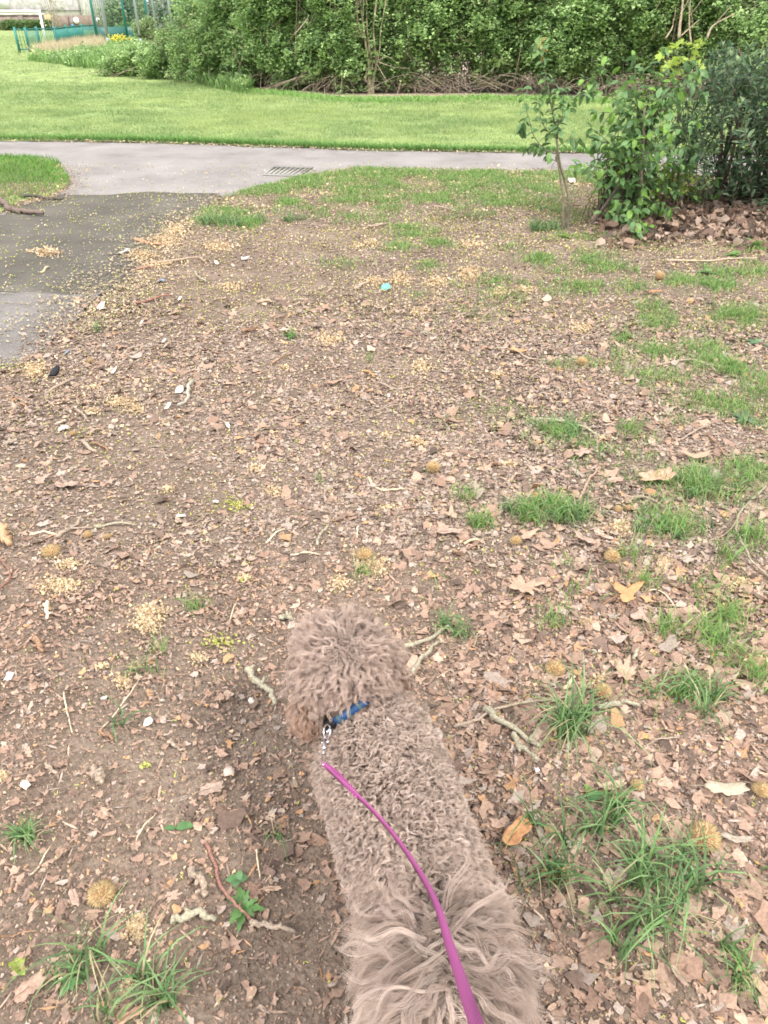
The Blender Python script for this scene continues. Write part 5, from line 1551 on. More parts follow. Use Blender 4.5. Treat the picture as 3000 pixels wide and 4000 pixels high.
# white building
x0 = AT(-500, 60, 98)[0]; x1 = AT(330, 60, 98)[0]; zt = 7
root = empty('white_building', ((x0 + x1) / 2, 98, 0))
b = MB(); b.box((x0, 98, 0), (x1, 108, zt), (.74, .70, .70)); b.build('wall', M['masonry'], root)
b = MB(); b.box((x0 - .3, 97.7, zt), (x1 + .3, 108.3, zt + .35), (.30, .28, .28)); b.build('roof', M['masonry'], root)
b = MB(); p = AT(-30, 34, 97.9); q = AT(20, -40, 97.9)
b.box((p[0], 97.9, p[2]), (q[0], 97.997, q[2]), (.9, .9, .9)); wf = b.build('window', M['paint'], root)
b = MB(); b.box((p[0] + .12, 97.86, p[2] + .12), (q[0] - .12, 97.898, q[2] - .12), (.45, .66, .80)); b.build('pane', M['paint'], wf)
wf['label'] = 'window with pale blue panes'
b = MB(); b.box((x0, 97.93, AT(0, 42, 98)[2]), (x1, 97.995, AT(0, 36, 98)[2]), (.33, .31, .30)); b.build('plinth_band', M['masonry'], root)
b = MB(); p = AT(322, 50, 97.9); b.tube([(p[0], 97.85, 1.0), (p[0], 97.85, zt)], .08, (.8, .8, .8), 8); b.build('drainpipe', M['paint'], root)
tag(root, 'large white rendered building at the top left corner', 'building')
# reddish building beyond
x0 = AT(530, 30, 110)[0]; x1 = AT(690, 30, 110)[0]
root = empty('brick_building', ((x0 + x1) / 2, 110, 0))
b = MB(); b.box((x0, 110, 0), (x1, 120, 4.4), (.42, .24, .21)); b.build('wall', M['masonry'], root)
b = MB(); b.box((x0 - .3, 109.6, 4.4), (x1 + .3, 120, 4.8), (.28, .27, .27)); b.build('roof', M['masonry'], root)
for k in range(3):
    xx = x0 + (x1 - x0) * (.18 + .28 * k); b = MB(); b.box((xx, 109.93, 1.0), (xx + .9, 109.997, 3.2), (.7, .72, .75)); b.build('window', M['paint'], root)
tag(root, 'reddish brown brick building glimpsed between grey poles', 'building')
# far tree belt closing the view beyond the park
tb_ = MB(); n = 9000
pos = np.stack([rng.uniform(-110, 110, n), 125 + rng.normal(0, 3, n), rng.uniform(0, 1, n) * (7 + 3 * fbm(rng.random(n), rng.random(n), 3, 2))], -1)
tb_.inst(ROS[2][0], ROS[2][1], pos, orient_leaves(rng.normal(0, 1, (n, 3)), .4), 1.1 * rng.uniform(.6, 1.3, n), pick([(.22,.28,.14), (.30,.35,.20), (.18,.24,.12)], n))
tag(tb_.build('distant_trees', M['leaf']), 'hazy belt of trees far beyond the park', 'trees', kind='stuff')

# teal railing
TEAL = (.035, .20, .17)
root_p = G(78, 206)
root = empty('park_railing', (root_p[0], root_p[1], 0))
pts = [G(78, 206), G(118, 205), G(160, 199), G(228, 194), G(272, 182), G(330, 170), G(385, 162)]
HR = .95
for i, p in enumerate(pts):
    b = MB(); b.box((p[0] - .045, p[1] - .045, 0), (p[0] + .045, p[1] + .045, HR + .03), TEAL); b.build('post', M['paint'], root)
rb = MB(); bb = MB()
for a, b in zip(pts[:-1], pts[1:]):
    d = b - a; L = np.linalg.norm(d); d = d / L
    a2 = a + d * .05; b2 = b - d * .05
    rb.obox(a2, b2, .04, HR - .09, HR - .04, TEAL); rb.obox(a2, b2, .04, .10, .15, TEAL)
    k = int(L / .13)
    for j in range(1, k):
        p = a + d * L * j / k
        bb.box((p[0] - .009, p[1] - .009, .15), (p[0] + .009, p[1] + .009, HR - .09), TEAL)
rb.build('rail', M['paint'], root); bb.build('bars', M['paint'], root)
tag(root, 'low teal metal railing running back from the lawn at upper left', 'fence')
p = G(290, 176); b = MB(); b.tube([(p[0], p[1] + .4, 0), (p[0], p[1] + .4, .9)], .05, (.1, .42, .75), 8); b.tube([(p[0], p[1] + .4, .9), (p[0], p[1] + .4, .98)], .065, (.08, .36, .65), 8)
tag(b.build('blue_post', M['paint'], origin=(p[0], p[1] + .4, 0)), 'short blue post behind the teal railing', 'post')

# white goal
g1 = G(180, 166); ht = AT(155, 46, g1[1])[2]
root = empty('football_goal', (g1[0], g1[1], 0))
xl = AT(-520, 46, g1[1])[0]
for x in (g1[0], xl):
    b = MB(); b.tube([(x, g1[1], 0), (x, g1[1], ht)], .07, (.82, .80, .76), 10); b.build('goal_post', M['paint'], root)
b = MB(); b.tube([(xl - .06, g1[1], ht + .02), (g1[0] + .07, g1[1], ht + .02)], .07, (.82, .80, .76), 10); b.build('crossbar', M['paint'], root)
tag(root, 'white football goal whose right post stands behind the teal railing', 'goal')
# yellow goal
gy = 44.0
a = AT(766, 90, gy); c = AT(768, 22, gy)
root = empty('yellow_goal', (a[0], gy, 0))
x2 = AT(960, 22, gy)[0]
for x in (a[0], x2):
    b = MB(); b.tube([(x, gy, 0), (x, gy, c[2])], .07, (.80, .55, .04), 8); b.build('goal_post', M['paint'], root)
b = MB(); b.tube([(a[0] - .06, gy, c[2] + .02), (x2 + .06, gy, c[2] + .02)], .07, (.80, .55, .04), 8); b.build('crossbar', M['paint'], root)
tag(root, 'yellow metal goal frame rising above the left bushes', 'goal')
# green equipment box behind it
p = AT(862, 18, 47); q = AT(905, -60, 47)
b = MB(); b.box((p[0], 47, 0), (q[0], 47.8, q[2]), (.03, .17, .14)); 
o = b.build('green_cabinet', M['paint'], origin=(p[0], 47, 0)); bv = o.modifiers.new('bevel', 'BEVEL'); bv.width = .04
tag(o, 'dark green panel standing beside a grey pole behind the yellow goal', 'cabinet')

def pole(px, base, y, r, col, label, h=6, name='lamp_post', cat='lamp post'):
    p = AT(px, base, y)
    root = empty(name, (p[0], y, 0))
    b = MB(); b.tube([(p[0], y, 0), (p[0], y, .35)], r * 1.15, np.array(col) * .7, 12); b.build('base', M['paint'], root)
    b = MB(); b.tube([(p[0], y, .5), (p[0], y, h * .6), (p[0], y, h)], [r * .9, r * .8, r * .6], col, 12); b.build('pole', M['paint'], root)
    b = MB(); b.tube([(p[0], y, h), (p[0] + .1, y - .3, h + .15), (p[0] + .12, y - .7, h + .18)], [r * .5, r * .5, r * .9], col, 8); b.build('lamp_head', M['paint'], root)
    return tag(root, label, cat, 'grey poles around the court')
GP_ = (.46, .50, .56)
pole(422, 155, 50, .11, GP_, 'thick pale grey pole at the right end of the teal railing')
pole(537, 85, 48, .07, GP_, 'pale grey pole above the light green shrub')
pole(665, 60, 50, .08, GP_, 'pale grey pole left of the silvery trees')
pole(578, 60, 60, .08, GP_, 'thin grey pole, left of a near pair by the brick building')
pole(602, 55, 60, .08, GP_, 'thin grey pole, right of a near pair by the brick building')
pole(912, 20, 47.5, .10, GP_, 'grey pole touching the green panel behind the yellow goal')
# court fence of green weld mesh
root = empty('court_fence', (AT(378, 140, 54)[0], 54, 0))
ca = AT(378, 140, 54); cb = AT(700, 80, 60)
CFP = [np.array([ca[0], 54.0]), np.array([AT(486, 70, 56)[0], 56.0]), np.array([AT(575, 70, 58)[0], 58.0]), np.array([cb[0], 60.0]), np.array([AT(900, 70, 62)[0], 62.0])]
for p in CFP:
    b = MB(); b.box((p[0] - .06, p[1] - .06, 0), (p[0] + .06, p[1] + .06, 4.0), TEAL); b.build('post', M['paint'], root)
wm_ = MB()
for a, b in zip(CFP[:-1], CFP[1:]):
    d = b - a; L = np.linalg.norm(d); d /= L
    for j in range(1, int(L / .16)):
        p = a + d * .16 * j; wm_.box((p[0] - .006, p[1] - .006, 0.05), (p[0] + .006, p[1] + .006, 3.95), TEAL)
    for z in np.arange(.1, 3.9, .2):
        wm_.obox(a + d * .07, b - d * .07, .012, z, z + .012, TEAL)
wm_.build('mesh_panel', M['paint'], root)
wm_ = MB()
for a, b in zip(CFP[:2], CFP[1:3]):
    d = (b - a) / np.linalg.norm(b - a)
    wm_.obox(a + d * .07, b - d * .07, .03, .05, .8, (.06, .17, .15))
pn = wm_.build('mesh_backing', M['paint'], root)  # solid strip standing in for mesh that reads darker low down
tag(root, 'tall green wire mesh court fence beyond the bank', 'fence')

# drain grate in the path
c0, c1, c2, c3 = G(1075, 656), G(1215, 660), G(1165, 690), G(1035, 686)
ctr = (c0 + c1 + c2 + c3) / 4
root = empty('drain_grate', (ctr[0], ctr[1], .004))
def lerp2(u, v):
    return (c0 * (1 - u) + c1 * u) * (1 - v) + (c3 * (1 - u) + c2 * u) * v
def gbar(mb, u0, v0, u1, v1, z0, z1, col):
    q = [lerp2(u0, v0), lerp2(u1, v0), lerp2(u1, v1), lerp2(u0, v1)]
    V = [(p[0], p[1], z0) for p in q] + [(p[0], p[1], z1) for p in q]
    mb.add(V, [0,3,2,1, 4,5,6,7, 0,1,5,4, 1,2,6,5, 2,3,7,6, 3,0,4,7], [4]*6, col)
b = MB(); gbar(b, -.05, -.08, 1.05, 1.08, .0045, .0065, (.15, .14, .13)); b.build('recess', M['masonry'], root)
b = MB()
for (u0, v0, u1, v1) in ((-.04, -.07, 1.04, .03), (-.04, .97, 1.04, 1.07), (-.04, .03, .01, .97), (.99, .03, 1.04, .97)):
    gbar(b, u0, v0, u1, v1, .0065, .018, (.26, .25, .24))
b.build('frame', M['masonry'], root)
b = MB()
for k in range(7):
    u = .05 + k * .135; gbar(b, u, .04, u + .075, .96, .0065, .016, (.28, .27, .25))
b.build('bars', M['masonry'], root)
tag(root, 'worn grey drain grate set in the tarmac at the path junction', 'drain')

# ------------------------------------------------------------------ dog
def v3(*a): return np.array(a, float)
def PX(px, py, h):
    return G(px, py, h)
TA = PX(1430, 2840, .30); TB_ = PX(1490, 3000, .30); TC_ = PX(1585, 3300, .30); TD = PX(1700, 3600, .30); TE = PX(1745, 3900, .30)
TF = TE + (TE - TD) * .55
HEAD = PX(1345, 2600, .425)
NECK = (TA * .45 + HEAD * .55) + v3(.0, -.035, .0)
NECK[2] = .375
fwd = HEAD - TB_; fwd[2] = 0; fwd /= np.linalg.norm(fwd)
side = np.cross(fwd, [0, 0, 1.0])      # to the dog's right
def capsule(bm, a, b, ra, rb, n=10, squash=1.0):
    for i in range(n + 1):
        t = i / n; c = a * (1 - t) + b * t; r = ra * (1 - t) + rb * t
        bmesh.ops.create_icosphere(bm, subdivisions=2, radius=r, matrix=Matrix.Translation(Vector(c)) @ Matrix.Diagonal((1, 1, squash, 1)))
bm = bmesh.new()
capsule(bm, TA + v3(0, 0, -.01), TB_, .088, .108, 5, 1.05)
capsule(bm, TB_, TC_, .108, .104, 8, 1.05)
capsule(bm, TC_, TD, .104, .102, 8, 1.03)
capsule(bm, TD, TE, .102, .102, 6, 1.05)
capsule(bm, TE, TF, .102, .088, 4, 1.05)
capsule(bm, TA + v3(0, 0, .02), NECK, .075, .06, 6)
capsule(bm, NECK, HEAD, .06, .07, 6)
capsule(bm, HEAD, HEAD + fwd * .012 + v3(0, 0, .008), .080, .076, 2)
MUZ = HEAD + fwd * .135 + v3(0, 0, -.045)
capsule(bm, HEAD + fwd * .05 + v3(0, 0, -.03), MUZ, .055, .032, 6)
for s_ in (-1, 1):
    e0 = HEAD + side * s_ * .072 + v3(0, 0, .01) - fwd * .012
    e1 = e0 + side * s_ * .022 + v3(0, 0, -.075) - fwd * .02
    capsule(bm, e0, e1, .018, .026, 6)
    # eyes
# legs: front and back, with joints
def leg(top, k1, k2, foot, r):
    capsule(bm, top, k1, r[0], r[1], 6); capsule(bm, k1, k2, r[1], r[2], 6); capsule(bm, k2, foot, r[2], r[3], 5)
    capsule(bm, foot, foot + fwd * .035 + v3(0, 0, -.004), r[3] * 1.15, r[3], 3)
back_ = -fwd
for s_ in (-1, 1):
    t0 = TA * .5 + TB_ * .5 + side * s_ * .060 + v3(0, 0, -.05)
    st = .03 * s_
    leg(t0, v3(t0[0], t0[1], .17) + back_ * .02, v3(t0[0], t0[1], .08) + fwd * st, v3(t0[0], t0[1], .03) + fwd * (st * 1.4), (.05, .032, .022, .024))
    t1 = TE + side * s_ * .062 + v3(0, 0, -.03)
    leg(t1, v3(t1[0], t1[1], .20) + fwd * .045, v3(t1[0], t1[1], .115) + back_ * (.055 + st * .4), v3(t1[0], t1[1], .03) + back_ * (.035 + st * .4), (.062, .042, .022, .024))
# tail: rises and curls forward over the back
TS = TF + v3(0, 0, .085)
tail = smooth_line([TS, PX(1765, 3960, .455), PX(1745, 3830, .490), PX(1725, 3700, .495), PX(1705, 3590, .475)], 16)
for i in range(15):
    capsule(bm, tail[i], tail[i + 1], .020 - .0006 * i, .020 - .0006 * (i + 1), 2)
me = bpy.data.meshes.new('body_raw'); bm.to_mesh(me); bm.free()
raw = bpy.data.objects.new('body_raw', me); COL.objects.link(raw)
rm = raw.modifiers.new('r', 'REMESH'); rm.mode = 'VOXEL'; rm.voxel_size = .007
s1 = raw.modifiers.new('s', 'SMOOTH'); s1.factor = .6; s1.iterations = 8
dg = bpy.context.evaluated_depsgraph_get()
me2 = bpy.data.meshes.new_from_object(raw.evaluated_get(dg))
bpy.data.objects.remove(raw); bpy.data.meshes.remove(me)
me2.name = 'body'
for p in me2.polygons: p.use_smooth = True
M['skin'] = simple('dog_undercoat', (.235, .165, .13), .95, .2, 60)
me2.materials.clear(); me2.materials.append(M['skin'])
DOGO = (TB_ + TE) / 2; DOGO[2] = 0
dog = empty('dog', tuple(DOGO))
tag(dog, 'curly light brown dog seen from behind walking on the dead leaves with a blue collar', 'dog')
body = bpy.data.objects.new('body', me2); COL.objects.link(body)
body.parent = dog; body.location = tuple(-DOGO)

# face details (out of the camera's sight, but there)
fb = MB()
nose = MUZ + fwd * .034 + v3(0, 0, .008)
def ball(mb, c, r, col, sq=(1, 1, 1), n=10):
    V = []; F = []; S4 = []
    for i in range(n + 1):
        th = math.pi * i / n
        for j in range(n * 2):
            ph = math.pi * j / n
            V.append((c[0] + r * sq[0] * math.sin(th) * math.cos(ph), c[1] + r * sq[1] * math.sin(th) * math.sin(ph), c[2] + r * sq[2] * math.cos(th)))
    m2 = n * 2
    for i in range(n):
        for j in range(m2):
            F += [i*m2+j, (i+1)*m2+j, (i+1)*m2+(j+1) % m2, i*m2+(j+1) % m2]; S4.append(4)
    mb.add(V, F, S4, col)
ball(fb, nose, .014, (.04, .025, .02), (1, .8, .8)); fb.build('nose', M['paint'], dog, smooth=True)
for s_ in (-1, 1):
    eb = MB(); ball(eb, HEAD + fwd * .083 + side * s_ * .034 + v3(0, 0, -.002), .009, (.05, .025, .015)); eb.build('eye', M['paint'], dog, smooth=True)

# --- coat
verts = np.empty(len(me2.vertices) * 3, np.float32); me2.vertices.foreach_get('co', verts); verts = verts.reshape(-1, 3).astype(float)
me2.calc_loop_triangles()
tri = np.empty(len(me2.loop_triangles) * 3, np.int32); me2.loop_triangles.foreach_get('vertices', tri); tri = tri.reshape(-1, 3)
bvh = BVHTree.FromPolygons([tuple(v) for v in verts], [tuple(int(q) for q in t) for t in tri])
A_, B_, C_ = verts[tri[:, 0]], verts[tri[:, 1]], verts[tri[:, 2]]
nr = np.cross(B_ - A_, C_ - A_); ar = np.linalg.norm(nr, axis=1) / 2; nr /= (2 * ar[:, None] + 1e-12)
def sample(n):
    i = rng.choice(len(tri), n, p=ar / ar.sum())
    u, v = rng.random((2, n)); f = u + v > 1; u[f], v[f] = 1 - u[f], 1 - v[f]
    return A_[i] + (B_[i] - A_[i]) * u[:, None] + (C_[i] - A_[i]) * v[:, None], nr[i]

def seg_dist(p, a, b):
    ab = b - a; t = np.clip(((p - a) @ ab) / (ab @ ab), 0, 1)
    return np.linalg.norm(p - a - t[:, None] * ab, axis=1), t
nax = HEAD - TA; nax /= np.linalg.norm(nax)
CROWN = PX(1325, 2525, .53)
COLC = NECK * .80 + TA * .20 + v3(0, 0, .012)           # collar centre
cax = np.array(fwd) * .78 + v3(0, 0, .62); cax += -side * .25; cax /= np.linalg.norm(cax)
def region(p):
    """0 torso 1 head 2 ear 3 tail 4 leg"""
    reg = np.zeros(len(p), int)
    along = (p - COLC) @ cax
    dh = np.linalg.norm(p - HEAD, axis=1)
    reg[(along > .004) & (dh < .24)] = 1
    for s_ in (-1, 1):
        e0 = HEAD + side * s_ * .078 + v3(0, 0, -.0) - fwd * .012
        d, _ = seg_dist(p, e0 + v3(0, 0, -.02), e0 + side * s_ * .022 + v3(0, 0, -.085) - fwd * .02)
        reg[(d < .032) & (reg == 1) & (((p - HEAD) @ (side * s_)) > .068)] = 2
    dt = np.min(np.linalg.norm(p[:, None] - tail[None], axis=2), axis=1)
    reg[(dt < .030) & (p[:, 2] > .425) & (p[:, 1] < tail[-1][1] + .04) & (reg == 0)] = 3
    reg[(p[:, 2] < .19) & (reg == 0)] = 4
    return reg

def make_hair(name, roots, nrm, flow_fn, length, hover, curl_r, turns, K, nh, clump, rad, cols, wave=0.0, tipc=.35, colvar=.12, phase_rand=True, colour_boost=None, spring=0):
    L = len(roots)
    pts = np.zeros((L, K, 3)); ns = np.zeros((L, K, 3)); ts = np.zeros((L, K, 3))
    p = roots.copy(); n_ = nrm.copy()
    pts[:, 0] = p; ns[:, 0] = n_
    step = length / (K - 1)
    for k in range(1, K):
        f = flow_fn(p, n_, k / (K - 1))
        f = f - (np.sum(f * n_, axis=1))[:, None] * n_
        f /= np.linalg.norm(f, axis=1)[:, None] + 1e-9
        hv = hover * min(1.0, (k / (K * .45)))
        q = p + f * step[:, None] + n_ * (hover / (K * .5))[:, None]
        for i in range(L):
            co, no, idx, dist = bvh.find_nearest(Vector(q[i]))
            if co is not None:
                c_ = np.array(co); dvec = q[i] - c_; nn = np.array(no)
                dd = dvec @ nn
                if dd < hv[i] * .6: q[i] = q[i] + nn * (hv[i] * .6 - dd)
                elif dd > hv[i] * 1.4 + .004 and dist < .05: q[i] = q[i] - nn * (dd - hv[i] * 1.4 - .004) * .45
                n_[i] = nn if dist < .06 else n_[i]
        q[:, 2] = np.maximum(q[:, 2], .012)
        pts[:, k] = q; ns[:, k] = n_; ts[:, k] = f; p = q
    ts[:, 0] = ts[:, 1]
    t = np.linspace(0, 1, K)
    bi = np.cross(ts, ns); bi /= np.linalg.norm(bi, axis=2)[:, :, None] + 1e-9
    ph = rng.random(L) * 6.283
    th = ph[:, None] + turns[:, None] * 6.283 * t[None] * np.where(rng.random(L) < .5, -1, 1)[:, None]
    env = np.minimum(1, t * 2.2)[None] * curl_r[:, None]
    g_ = pts + (np.cos(th) * env)[:, :, None] * ns * .8 + (np.sin(th) * env)[:, :, None] * bi
    if spring:
        g_ += (np.sin(th * .5 + 1) * env * .6)[:, :, None] * ts
    g_ += (wave * np.sin(ph[:, None] + t[None] * 9))[:, :, None] * bi * t[None, :, None]
    # hairs of each lock
    r = clump[:, None] * np.sqrt(rng.random((L, nh))); a = rng.random((L, nh)) * 6.283
    shr = (1 - (1 - tipc) * t ** 1.2)
    off = (r * np.cos(a))[:, :, None, None] * bi[:, None] + (r * np.sin(a))[:, :, None, None] * (ns[:, None] * .7 + ts[:, None] * .5)
    H = g_[:, None] + off * shr[None, None, :, None] + rng.normal(0, 1, (L, nh, 1, 3)) * (clump * .35)[:, None, None, None] * (t ** 2)[None, None, :, None]
    H += rng.normal(0, .00025, H.shape)
    lenj = rng.uniform(.75, 1.0, (L, nh, 1, 1))
    H = H[:, :, :1] + (H - H[:, :, :1]) * (lenj + (1 - lenj) * .5)
    H[..., 2] = np.maximum(H[..., 2], .004)
    nC = L * nh
    cu = bpy.data.hair_curves.new(name)
    cu.add_curves([K] * nC)
    loc = (H - DOGO).reshape(-1, 3).astype(np.float32)
    cu.points.foreach_set('position', loc.ravel())
    rr = rad * (1 - .72 * t ** 1.5)
    cu.points.foreach_set('radius', np.tile(rr, nC).astype(np.float32))
    at = cu.attributes.new('Col', 'FLOAT_COLOR', 'CURVE')
    base = np.repeat(cols[:, None], nh, 1) * (1 + (rng.random((L, nh, 1)) - .5) * 2 * colvar)
    rgba = np.ones((nC, 4), np.float32); rgba[:, :3] = base.reshape(-1, 3)
    at.data.foreach_set('color', rgba.ravel())
    o = bpy.data.objects.new(name, cu); COL.objects.link(o)
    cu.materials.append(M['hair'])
    o.parent = dog
    return o

m, nt, bs = newmat('dog_hair')
at = N(nt, 'ShaderNodeAttribute', attribute_name='Col')
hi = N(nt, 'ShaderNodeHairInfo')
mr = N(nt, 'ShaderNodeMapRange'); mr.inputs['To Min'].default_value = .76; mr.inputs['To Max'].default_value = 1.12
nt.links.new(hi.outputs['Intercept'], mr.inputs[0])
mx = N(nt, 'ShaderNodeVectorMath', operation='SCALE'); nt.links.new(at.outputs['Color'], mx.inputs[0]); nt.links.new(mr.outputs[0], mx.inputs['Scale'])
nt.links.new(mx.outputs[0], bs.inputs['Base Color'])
bs.inputs['Roughness'].default_value = .55; bs.inputs['Specular IOR Level'].default_value = .25
tr = N(nt, 'ShaderNodeBsdfTranslucent'); nt.links.new(mx.outputs[0], tr.inputs['Color'])
mix = N(nt, 'ShaderNodeMixShader'); mix.inputs[0].default_value = .38
nt.links.new(bs.outputs[0], mix.inputs[1]); nt.links.new(tr.outputs[0], mix.inputs[2]); nt.links.new(mix.outputs[0], nt.nodes['Material Output'].inputs['Surface'])
M['hair'] = m
HC = np.array([(.595,.487,.418), (.525,.425,.36), (.66,.555,.485), (.45,.36,.305)])
def hc(n, mul=1.0, tint=(1, 1, 1)):
    return HC[rng.integers(0, 4, n)] * mul * np.array(tint) * (1 + (rng.random((n, 1)) - .5) * .28)

RAYD = ray(1292, 2860); RAYD = RAYD / np.linalg.norm(RAYD)
HITR = bvh.ray_cast(Vector((0, 0, CAMH)), Vector(RAYD), 4.0)
HITR = np.array(HITR[0]) if HITR[0] is not None else COLC
print('RINGHIT', HITR)
def collar_clear(p):
    al = (p - COLC) @ cax
    rel = p - COLC
    leftup = (rel @ (-side * .45 + v3(0, 0, .9)))
    return (np.abs(al) < .016) | ((al < .035) & (al > 0) & (leftup > .02) & ((rel @ side) < .0)) | (np.linalg.norm(p - HITR, axis=1) < .022)

P, NN = sample(21000)
reg = region(P)
# 0 torso: tight curls toward the shoulders, looser wavy locks toward the rump and flanks
s0 = ((reg == 0) | ((reg == 3) & (P[:, 1] < tail[9][1]))) & ~collar_clear(P) & (P[:, 2] > .16)
p0, n0 = P[s0], NN[s0]
_, tt = seg_dist(p0, TB_, TE)
loose = np.clip(sstep(.30, .95, tt) + .5 * sstep(.3, -.4, n0[:, 2]), 0, 1)
def flow_torso(p, n, u):
    w1 = np.sin(p[:, 0] * 55 + p[:, 1] * 31 + 1) + .7 * np.sin(p[:, 1] * 74 - p[:, 0] * 40)
    return -fwd[None] * .75 + np.tile(v3(0, 0, -.55), (len(p), 1)) + side[None] * (w1 * .45)[:, None] + rng_flow[:len(p)]
rng_flow = rng.normal(0, .55, (len(p0), 3))
L0 = len(p0)
make_hair('curly_coat', p0, n0, flow_torso, .020 + .034 * loose + rng.random(L0) * .008, .009 + .007 * rng.random(L0), .0044 - .0008 * loose, 1.6 - .6 * loose + rng.random(L0) * .4, 14, 12,
          .0027 + .0014 * loose, .00035, hc(L0), spring=1, tipc=.45)
# undercoat fuzz so that no skin shows
Pu, Nu = sample(30000); su = ~collar_clear(Pu)
Pu, Nu = Pu[su], Nu[su]; rng_flow = rng.normal(0, .9, (len(Pu), 3)); Lu = len(Pu)
make_hair('undercoat', Pu, Nu, flow_torso, rng.uniform(.012, .030, Lu), np.full(Lu, .012), np.full(Lu, .002), np.full(Lu, 1.2), 5, 3, np.full(Lu, .003), .00035, hc(Lu, .95))
# 4 legs
s4 = (reg == 4) | ((reg == 0) & (P[:, 2] <= .19))
p4, n4 = P[s4], NN[s4]; L4 = len(p4); rng_flow = rng.normal(0, .35, (L4, 3))
make_hair('leg_coat', p4, n4, lambda p, n, u: np.tile(v3(0, 0, -1.), (len(p), 1)) + rng_flow, np.full(L4, .03), np.full(L4, .012), np.full(L4, .003), np.full(L4, 1.5), 9, 9, np.full(L4, .003), .00035, hc(L4))
# 1 head: long wavy locks sweeping out from the crown
P, NN = sample(19000); reg = region(P)
s1_ = (reg == 1) & ~collar_clear(P)
p1, n1 = P[s1_], NN[s1_]; L1 = len(p1); rng_flow = rng.normal(0, .22, (L1, 3))
def flow_head(p, n, u):
    d = p - CROWN; d /= np.linalg.norm(d, axis=1)[:, None] + 1e-6
    sw = np.cross(d, v3(0, 0, 1.0))
    w1 = np.sin(p[:, 0] * 48 + p[:, 1] * 37 + 2) + .8 * np.sin(p[:, 1] * 66 - p[:, 0] * 29 + p[:, 2] * 40)
    return d + v3(0, 0, -.25) - side[None] * .22 + sw * (w1 * .42)[:, None] + rng_flow * (1 + u)
crn = np.exp(-(np.linalg.norm(p1 - CROWN, axis=1) / .05) ** 2)
backneck = sstep(.05, -.02, (p1 - HEAD) @ cax)
len1 = (.045 + .035 * rng.random(L1)) * (1 - .35 * sstep(.0, .09, (p1 - HEAD) @ fwd))
len1 = len1 * (1 - .45 * backneck)
make_hair('head_hair', p1, n1, flow_head, len1, .013 + .012 * rng.random(L1) + .006 * crn, .0036 + .0016 * rng.random(L1), 1.5 + .9 * rng.random(L1), 20, 16, np.full(L1, .0050), .00033,
          hc(L1, .92, (1.0, .96, .95)), wave=.004, tipc=.22)
# 2 ears: rich brown longer hair
s2 = reg == 2
p2, n2 = P[s2], NN[s2]; L2 = len(p2); rng_flow = rng.normal(0, .2, (L2, 3))
o = make_hair('ear_hair', p2, n2, lambda p, n, u: np.tile(v3(0, -.25, -1.), (len(p), 1)) + rng_flow, np.full(L2, .055), np.full(L2, .012), np.full(L2, .003), np.full(L2, 1.6), 14, 13, np.full(L2, .0034), .00033, hc(L2, .78, (1.08, .92, .82)))
o['label'] = 'darker reddish brown hair of the hanging ears'
